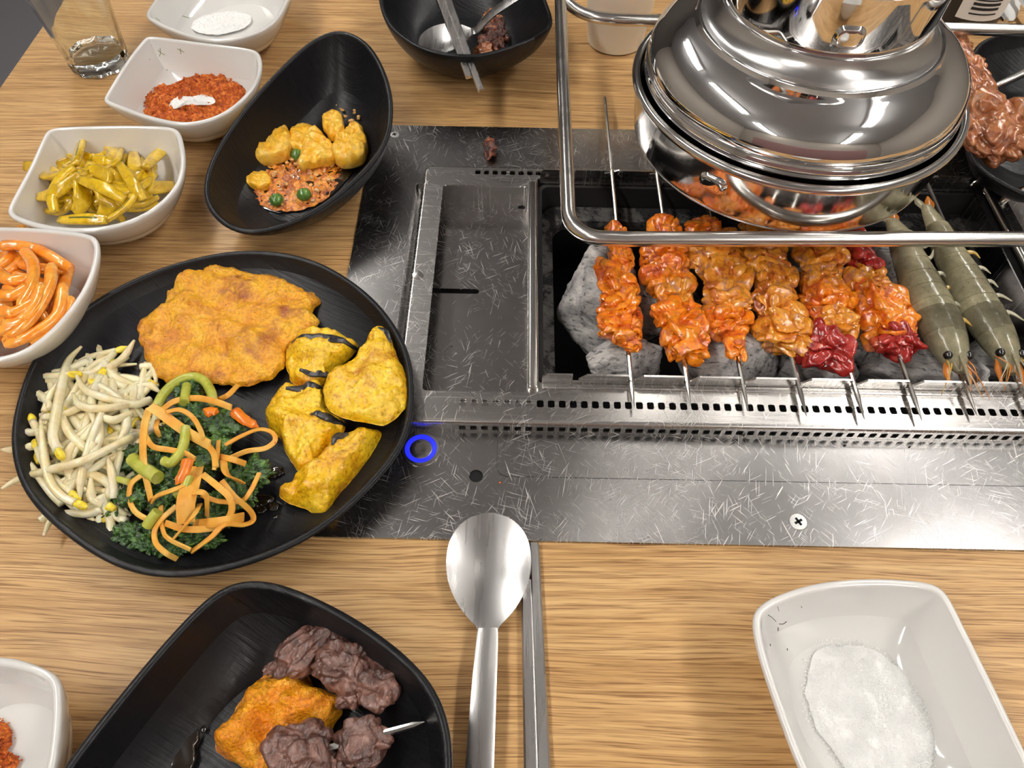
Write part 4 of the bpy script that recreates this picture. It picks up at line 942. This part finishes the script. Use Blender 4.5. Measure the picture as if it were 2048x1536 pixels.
for k in range(26):
    while True:
        cx, cy = pk.uniform(-90, 130), pk.uniform(500, 680)
        if math.hypot((cx-10)/120, (cy-590)/85) < 1: break
    a = pk.uniform(-.4, .9)+(1.57 if k % 4 == 0 else 0); L = pk.uniform(110, 190); b = pk.uniform(-.7, .7); lay = pk.uniform(.3, 1.0); pts = []
    for s in (-.5, -.17, .17, .5):
        aa = a+b*s*2; x, y = cx+math.cos(aa)*L*s, cy-math.sin(aa)*L*s
        x = min(x, 142-max(0, y-560)*.55)
        pts.append(P(x, y, max(1.0, .8+(ph(x, y, 10, 590, 175, 130, .8, 3.3)-.8)*lay)))
    tag(obj('radish_strip', tube(catmull(pts, 7), [.26]+[.36]*20+[.26], 8, flat=.75), 'radish', angle=60), 'orange spicy radish strip in the white bowl at the left', 'radish', 'radish kimchi strips')
for k, h in enumerate([[(48, 500), (66, 530), (62, 575), (40, 615)], [(70, 495), (105, 515), (140, 538)], [(0, 492), (40, 490), (80, 500)], [(102, 530), (98, 575), (60, 640), (10, 675)], [(125, 570), (115, 630), (60, 670), (10, 690)], [(82, 570), (70, 610), (30, 650), (-20, 665)], [(140, 595), (120, 650), (60, 685)], [(-10, 540), (20, 560), (60, 555)], [(-10, 590), (30, 590), (60, 570)], [(0, 620), (30, 625), (75, 600)], [(5, 650), (50, 640), (90, 590)]]):
    tag(obj('radish_strip', tube(catmull([P(x, y, max(1.4, ph(x, y, 10, 590, 190, 150, 1.3, 3.6))) for x, y in h], 8), [.25]+[.37]*(len(h)*8-10)+[.3, .22], 8, flat=.75), 'radish', angle=60), 'orange spicy radish strip in the white bowl at the left', 'radish', 'radish kimchi strips')

# ------------------------------------------------------------------ powders
def powder(name, label, cat, out_px, z0, h, mat, gmat, n, seed, gs, edge=1.06):
    rr = random.Random(seed); o = PP(out_px, z0+h*.5)
    g = slab(o, z0, h, seed, 18, 150, 2.0, .22 if mat == 'salt' else .5, 2.2, .12)
    c = sum(o, Vector())/len(o); V, Fc = list(g[0]), list(g[1])
    dense = resample(catmull([Vector((p.x, p.y, 0)) for p in o], 6, True), 160)
    for _ in range(n):
        i_ = rr.randrange(160); p = dense[i_].lerp(dense[i_-1], rr.random()); t = rr.random()**.5*rr.uniform(.9, edge); q = Vector((c.x+(p.x-c.x)*t, c.y+(p.y-c.y)*t, 0))
        z = z0+h*max(0, 1-min(t, 1)**2)**.5*.85+(.02 if t < 1 else .02); s = gs*rr.uniform(.5, 1.3); b = len(V)
        r = Matrix.Rotation(rr.uniform(0, 6.28), 3, Vector((rr.gauss(0, 1), rr.gauss(0, 1), rr.gauss(0, 1))).normalized())
        for d in ((1, 1, 1), (-1, -1, 1), (-1, 1, -1), (1, -1, -1)): V.append(Vector((q.x, q.y, z+s*.4))+r @ (Vector(d)*s*.6))
        Fc += [(b, b+1, b+2), (b, b+3, b+1), (b, b+2, b+3), (b+1, b+3, b+2)]
    ob = obj(name, (V, Fc), mat, angle=28)
    return tag(ob, label, cat, None, 'stuff')
powder('chili_powder', 'heap of coarse red chili powder in the white bowl', 'chili powder', [(268, 205), (290, 175), (330, 168), (380, 148), (430, 143), (480, 152), (490, 180), (465, 205), (410, 228), (350, 235), (295, 230)], .72, 1.0, 'chili_powder', 'chili_grain', 2600, 3, .055)
powder('salt_patch', 'small patch of white salt showing on the chili powder', 'salt', [(338, 208), (352, 192), (385, 193), (405, 188), (425, 192), (425, 205), (400, 207), (370, 207), (350, 214)], 1.42, .30, 'salt', 'salt', 500, 4, .035)
powder('salt_heap', 'heap of fine white salt in the large white bowl', 'salt', [(1640, 1300), (1690, 1288), (1745, 1298), (1800, 1335), (1845, 1390), (1868, 1450), (1872, 1510), (1850, 1570), (1790, 1590), (1720, 1560), (1665, 1500), (1625, 1430), (1615, 1360)], .52, .45, 'salt', 'salt', 9000, 9, .04, 1.14)
powder('salt_layer', 'thin layer of salt left in the top white bowl', 'salt', [(375, 45), (410, 28), (460, 20), (500, 30), (490, 52), (440, 66), (395, 62)], .7, .3, 'salt', 'salt', 600, 12, .04)
powder('chili_powder', 'red chili powder crumbs in the lower left white bowl', 'chili powder', [(-60, 1460), (-20, 1440), (10, 1450), (20, 1480), (8, 1500), (30, 1512), (28, 1532), (-10, 1560), (-60, 1560), (-80, 1500)], .62, .5, 'chili_powder', 'chili_grain', 900, 14, .05, 1.15)
# printed sprigs and crumbs on the porcelain
def crumb(x, y, z, s, mat, label, cat='crumb', seed=1, group=None):
    return tag(obj('crumb', lump(P(x, y, z), (s, s*.7, s*.5), seed, 2, .3, 0), mat, angle=0), label, cat, group)

from mathutils.bvhtree import BVHTree
def prints(bowl, strokes, mat='herb', r=.035):
    me = bowl.data; b = BASE[bowl.name]
    bv = BVHTree.FromPolygons([Vector((v.co.x*100+b[0], v.co.y*100+b[1], v.co.z*100+b[2])) for v in me.vertices], [tuple(p.vertices) for p in me.polygons])
    cam0 = Vector((0, 0, CAMH))
    for st in strokes:
        pts = []
        for x, y in st:
            d = (P(x, y, 0)-cam0).normalized(); h = bv.ray_cast(cam0, d)
            if h[0]: pts.append(h[0]+Vector((0, 0, .012)))
        if len(pts) > 1: obj('painted_sprig', tube(catmull(pts, 3), r, 5, flat=.5), mat, bowl, angle=0)
bowls = {o['label']: o for o in col.objects if o.name.startswith('white_bowl')}
def bowl_of(word): return [o for l_, o in bowls.items() if word in l_][0]
prints(bowl_of('red chili powder and salt'), [[(316, 100), (322, 106), (330, 110)], [(320, 96), (321, 106), (319, 113)], [(355, 98), (361, 101), (368, 104)], [(361, 97), (361, 103), (362, 108)], [(298, 119), (300, 120)], [(303, 90), (304, 91)], [(333, 140), (335, 141)]])
prints(bowl_of('salt in the lower right'), [[(1555, 1214), (1558, 1222)], [(1536, 1230), (1545, 1236), (1552, 1243)], [(1558, 1248), (1566, 1248), (1573, 1243)], [(1556, 1255), (1556, 1262)], [(1602, 1213), (1604, 1215)], [(1540, 1288), (1541, 1292)], [(1574, 1297), (1575, 1301)]], 'char_crumb', .02)
prints(bowl_of('nearly empty'), [[(365, 32), (378, 36)], [(398, 46), (410, 44)], [(452, 28), (468, 34)], [(312, 36), (320, 42)]])

# ------------------------------------------------------------------ tofu in the egg-shaped bowl
def CT(pts, k=.3711, ox=400, oy=0): return [(ox+x*k, oy+y*k) for x, y in pts]
tag(obj('dark_sauce_pool', slab(PP(CT([(210, 760), (300, 640), (500, 600), (700, 560), (850, 620), (900, 760), (830, 900), (700, 1040), (520, 1120), (360, 1120), (240, 1020)]), .85), .55, .34, 31, 8, 90, 2, .1, 1, .08), 'dark_sauce', angle=0), 'pool of dark oily sauce in the egg-shaped bowl', 'sauce')
tag(obj('red_sauce', slab(PP(CT([(235, 1000), (330, 880), (480, 800), (640, 800), (800, 830), (770, 900), (730, 990), (650, 1070), (520, 1120), (380, 1115), (280, 1060)]), .9), .6, .42, 33, 18, 120, 2, 1.0, 3.5, .2), 'sauce', angle=0), 'red mapo sauce with minced bits in front of the tofu', 'sauce')
for k, (out, z, h, lab) in enumerate([([(235, 650), (270, 630), (390, 635), (470, 680), (490, 770), (440, 830), (330, 850), (260, 830), (235, 750)], .8, 1.5, 'large tofu block at the left of the egg-shaped bowl'),
                                      ([(490, 690), (560, 665), (650, 700), (660, 760), (590, 800), (500, 790), (480, 740)], .8, 1.2, 'tofu block in the middle behind the others'),
                                      ([(655, 620), (745, 598), (775, 690), (700, 730)], 1.3, 1.1, 'small tofu cube standing up at the back'),
                                      ([(530, 850), (570, 760), (660, 730), (720, 780), (720, 850), (620, 870), (540, 890)], .95, 1.1, 'broken tofu piece coated in sauce in the middle'),
                                      ([(720, 760), (800, 680), (860, 665), (895, 760), (870, 840), (760, 865), (715, 830)], .8, 1.5, 'tofu block at the right of the egg-shaped bowl'),
                                      ([(215, 930), (280, 925), (360, 930), (375, 990), (300, 1005), (240, 975)], .7, .8, 'flat tofu fragment at the front left')]):
    tag(obj('tofu_piece', slab(PP(CT(out), z+h*.6), z, h, 40+k, 16, 100, 6.0, .16, 1.6, .12), 'tofu', angle=0), lab, 'tofu', 'tofu pieces in the egg-shaped bowl')
for k, (x, y, lab) in enumerate([(413, 1078, 'green pea at the front left of the red sauce'), (560, 1048, 'green pea at the front right of the red sauce'), (525, 835, 'green pea half hidden between the tofu pieces')]):
    q = CT([(x, y)])[0]; tag(obj('green_pea', lump(P(q[0], q[1], 1.05), (.95, .95, .85), 60+k, 4, .05, .02), 'pea', angle=0), lab, 'pea')
mr_ = random.Random(8)
for k in range(70):
    if k < 50: x, y = mr_.uniform(250, 800), mr_.uniform(830, 1110)
    else: x, y = mr_.uniform(700, 860), mr_.uniform(530, 660)
    if k < 50 and math.hypot((x-520)/300, (y-970)/160) > 1: continue
    q = CT([(x, y)])[0]; s = mr_.uniform(.16, .4)
    tag(obj('minced_bit', lump(P(q[0], q[1], 1.0 if k < 50 else 1.5), (s, s*.8, s*.7), k, 2, .35, 0), 'minced_pork', angle=0), 'tiny minced meat bit in the tofu sauce', 'mince', 'minced bits in the tofu sauce')

# ------------------------------------------------------------------ beef and fried piece in the front bowl
def CB(pts, k=.4492, ox=0, oy=1100): return [(ox+x*k, oy+y*k) for x, y in pts]
tag(obj('fried_piece', slab(PP(CB([(1190, 525), (1340, 530), (1390, 600), (1500, 640), (1510, 700), (1470, 790), (1400, 840), (1300, 900), (1260, 1000), (1180, 1010), (1090, 971), (960, 910), (935, 850), (960, 790), (1010, 760), (1040, 670), (1120, 580)]), 1.6), .75, 1.6, 71, 24, 160, 2.8, .5, .8, .14), 'fried_orange', angle=0), 'orange fried piece in the front black bowl under the beef', 'fried food')
def beef(label, pieces, rod, seed):
    b = P(*CB([pieces[0][:2]])[0], 1); t = thing('beef_skewer', (b.x, b.y, .7), label, 'skewer', 'grilled beef skewers in the front bowl')
    if rod:
        a, c = P(*CB([rod[0][:2]])[0], rod[0][2]), P(*CB([rod[1][:2]])[0], rod[1][2]); obj('rod', tube([a, a.lerp(c, .1), a.lerp(c, .5), c], [.02, .13, .15, .15], 8), 'rod_steel', t)
    for k, (x, y, w, h, z, rot) in enumerate(pieces):
        px, py = CB([(x, y)])[0]; q = P(px, py, z); s = (P(px+w*.2246, py, z)-P(px-w*.2246, py, z)).length; l_ = (P(px, py-h*.2246, z)-P(px, py+h*.2246, z)).length
        obj('beef_piece', lump(q, (s, l_, min(s, l_)*.75), seed+k, 5, .24, .14, 1.25, rot, 0, .8), 'grilled_beef', t, angle=0)
beef('grilled beef skewer pieces lying across the back of the front bowl', [(1360, 450, 330, 170, 2.0, .75), (1530, 500, 240, 250, 2.1, -.35), (1680, 600, 210, 210, 2.0, -.4), (1560, 640, 120, 140, 1.8, -.2), (1240, 515, 130, 60, 1.9, .5)], None, 81)
beef('grilled beef skewer at the bottom with its steel tip sticking out', [(1330, 900, 270, 260, 2.3, .2), (1610, 860, 260, 230, 2.2, .25), (1440, 980, 200, 160, 2.0, .2)], [(1890, 765, 2.6), (1400, 900, 2.2)], 91)
tag(obj('wet_sauce_blob', lump(P(*CB([(750, 900)])[0], .7), (2.2, 2.4, .5), 77, 4, .3, .1), 'dark_sauce', angle=0), 'glossy black sauce blob left of the fried piece', 'sauce')
for k, (x, y, s) in enumerate([(602, 632, .32), (550, 672, .36), (598, 732, .30), (592, 770, .65), (1060, 445, .3), (935, 570, .3), (905, 800, .25), (1222, 235, .45), (1172, 322, .18), (1640, 690, .15)]):
    z = 1.9 if x < 700 else .7
    tag(obj('water_drop', lump(P(*CB([(x, y)])[0], z+.05), (s, s, s*.5), k, 3, .1, 0), 'dark_sauce', angle=0), 'small liquid drop clinging inside the front black bowl', 'drop', 'drops in the front black bowl')

# ------------------------------------------------------------------ scraps, background
for k, (x, y, w, m_) in enumerate([(985, 60, 1.9, 'burnt_meat'), (978, 92, 1.7, 'burnt_meat'), (1000, 82, 1.3, 'burnt_meat'), (965, 112, 1.6, 'cooked_pork'), (995, 105, 1.4, 'burnt_meat'), (982, 45, 1.6, 'cooked_pork')]):
    tag(obj('meat_scrap', lump(P(x, y-8, 1.5), (w, w*1.1, w*.8), 120+k, 4, .35, .2, 1.6), m_, angle=0), ['red-brown meat scrap at the back of the scraps in the top bowl', 'charred meat scrap in the middle of the scraps', 'charred meat scrap at the right of the scraps in the top bowl', 'brown meat scrap nearest the spoon tip', 'blackest meat scrap at the front of the scraps', 'brown meat scrap under the spoon neck'][k], 'meat scrap', 'charred scraps in the top black bowl')
tag(obj('burnt_scrap', lump(P(980, 297, .6), (1.0, 1.9, .8), 141, 4, .35, .15, 1.5, .1), 'burnt_meat', angle=0), 'single burnt meat scrap lying on the steel panel', 'meat scrap')
ck = thing('cooked_skewer', (P(1960, 200, 3).x, P(1960, 200, 3).y, 2.2), 'cooked brown meat skewer lying in the dark bowl at the right', 'skewer')
ca, cc = P(2075, 345, 4.3), P(1880, 40, 4.6)
obj('rod', tube([ca, ca.lerp(cc, .1), cc], [.03, .14, .14], 8), 'rod_steel', ck)
for k, (x, y, w, h) in enumerate([(1915, 95, 62, 50), (1935, 135, 72, 60), (1952, 180, 84, 66), (1965, 225, 100, 66), (1955, 275, 60, 60), (2000, 280, 100, 66), (2035, 250, 90, 60)]):
    q = P(x, y, 4.4); s = (P(x+w/2, y, 4.4)-P(x-w/2, y, 4.4)).length; l_ = (P(x, y-h/2, 4.4)-P(x, y+h/2, 4.4)).length
    obj('meat_piece', lump(q, (s, l_*1.2, s*.75), 150+k, 5, .30, .32, .85, .3, .2, 1.0, (1.0, 2.2, 1.0), .0), 'cooked_pork', ck, angle=0)
bo = P(1925, 30, 0)
bx_ = thing('seasoning_bottle', (bo.x, bo.y, 0), 'dark bottle with a barcode label behind the hood at the top right', 'bottle')
obj('bottle_body', lathe([(.01, 0), (2.6, 0), (2.8, .3), (2.8, 9), (1.4, 11.5), (1.2, 13), (.01, 13.1)], bo.x, bo.y, 40, False, False), 'dark_plastic', bx_)
def arc_patch(r, a0, a1, z0, z1, th=.03, n=8):
    rg = []
    for k in range(n+1):
        a = a0+(a1-a0)*k/n
        rg.append([Vector((bo.x+q*math.cos(a), bo.y+q*math.sin(a), z)) for q, z in ((r, z0), (r+th, z0), (r+th, z1), (r, z1))])
    return loft(rg)
lb = obj('paper_label', arc_patch(2.81, -2.3, -.6, 1.0, 7.5), 'paper', bx_)
for k in range(11):
    sub('barcode_bar', arc_patch(2.84, -2.0, -1.2, 1.5+k*.38, 1.5+k*.38+(.22 if k % 3 else .12), .02), 'print_black', lb)
nk = PP([(1980, -40), (2040, -30), (2030, 40), (1990, 36), (1965, 20)], 0)
tag(obj('paper_napkin', slab(nk, .02, .5, 7, 8, 60, 3, .5, .5, .1), 'paper', angle=0), 'crumpled white napkin at the top right edge', 'napkin')
stick('chopstick', 'steel chopstick beside the napkin at the top right', P(2012, 42, 1.0), P(1950, -60, 1.0), .55, .4, 'steel chopsticks at the top right')
stick('chopstick', 'steel chopstick leaving the frame at the top right corner', P(2075, 40, 1.0), P(2000, -60, 1.0), .55, .4, 'steel chopsticks at the top right')
for k, (x, y, s) in enumerate([(1000, 965, .12), (1690, 890, .14), (1820, 893, .12), (1490, 878, .2), (903, 693, .16)]):
    crumb(x, y, .22, s, 'char_crumb' if k else 'marinated_meat', 'tiny dark crumb on the steel panel', 'crumb', k, 'crumbs on the steel panel')
# ------------------------------------------------------------------ unseen bench added behind the camera to give the steel a mauve reflection
bn = thing('added_bench', (10, -55, -Z0), 'unseen mauve bench added behind the camera to be mirrored in the steel', 'bench')
obj('seat', box(-60, 90, -62, -16, -40, -29, 3), 'added_bench_fabric', bn)
obj('backrest', box(-60, 90, -72, -62, -40, 32, 3), 'added_bench_fabric', bn)
obj('plinth', box(-58, 88, -68, -24, -Z0, -40, .5), 'table_edge', bn)
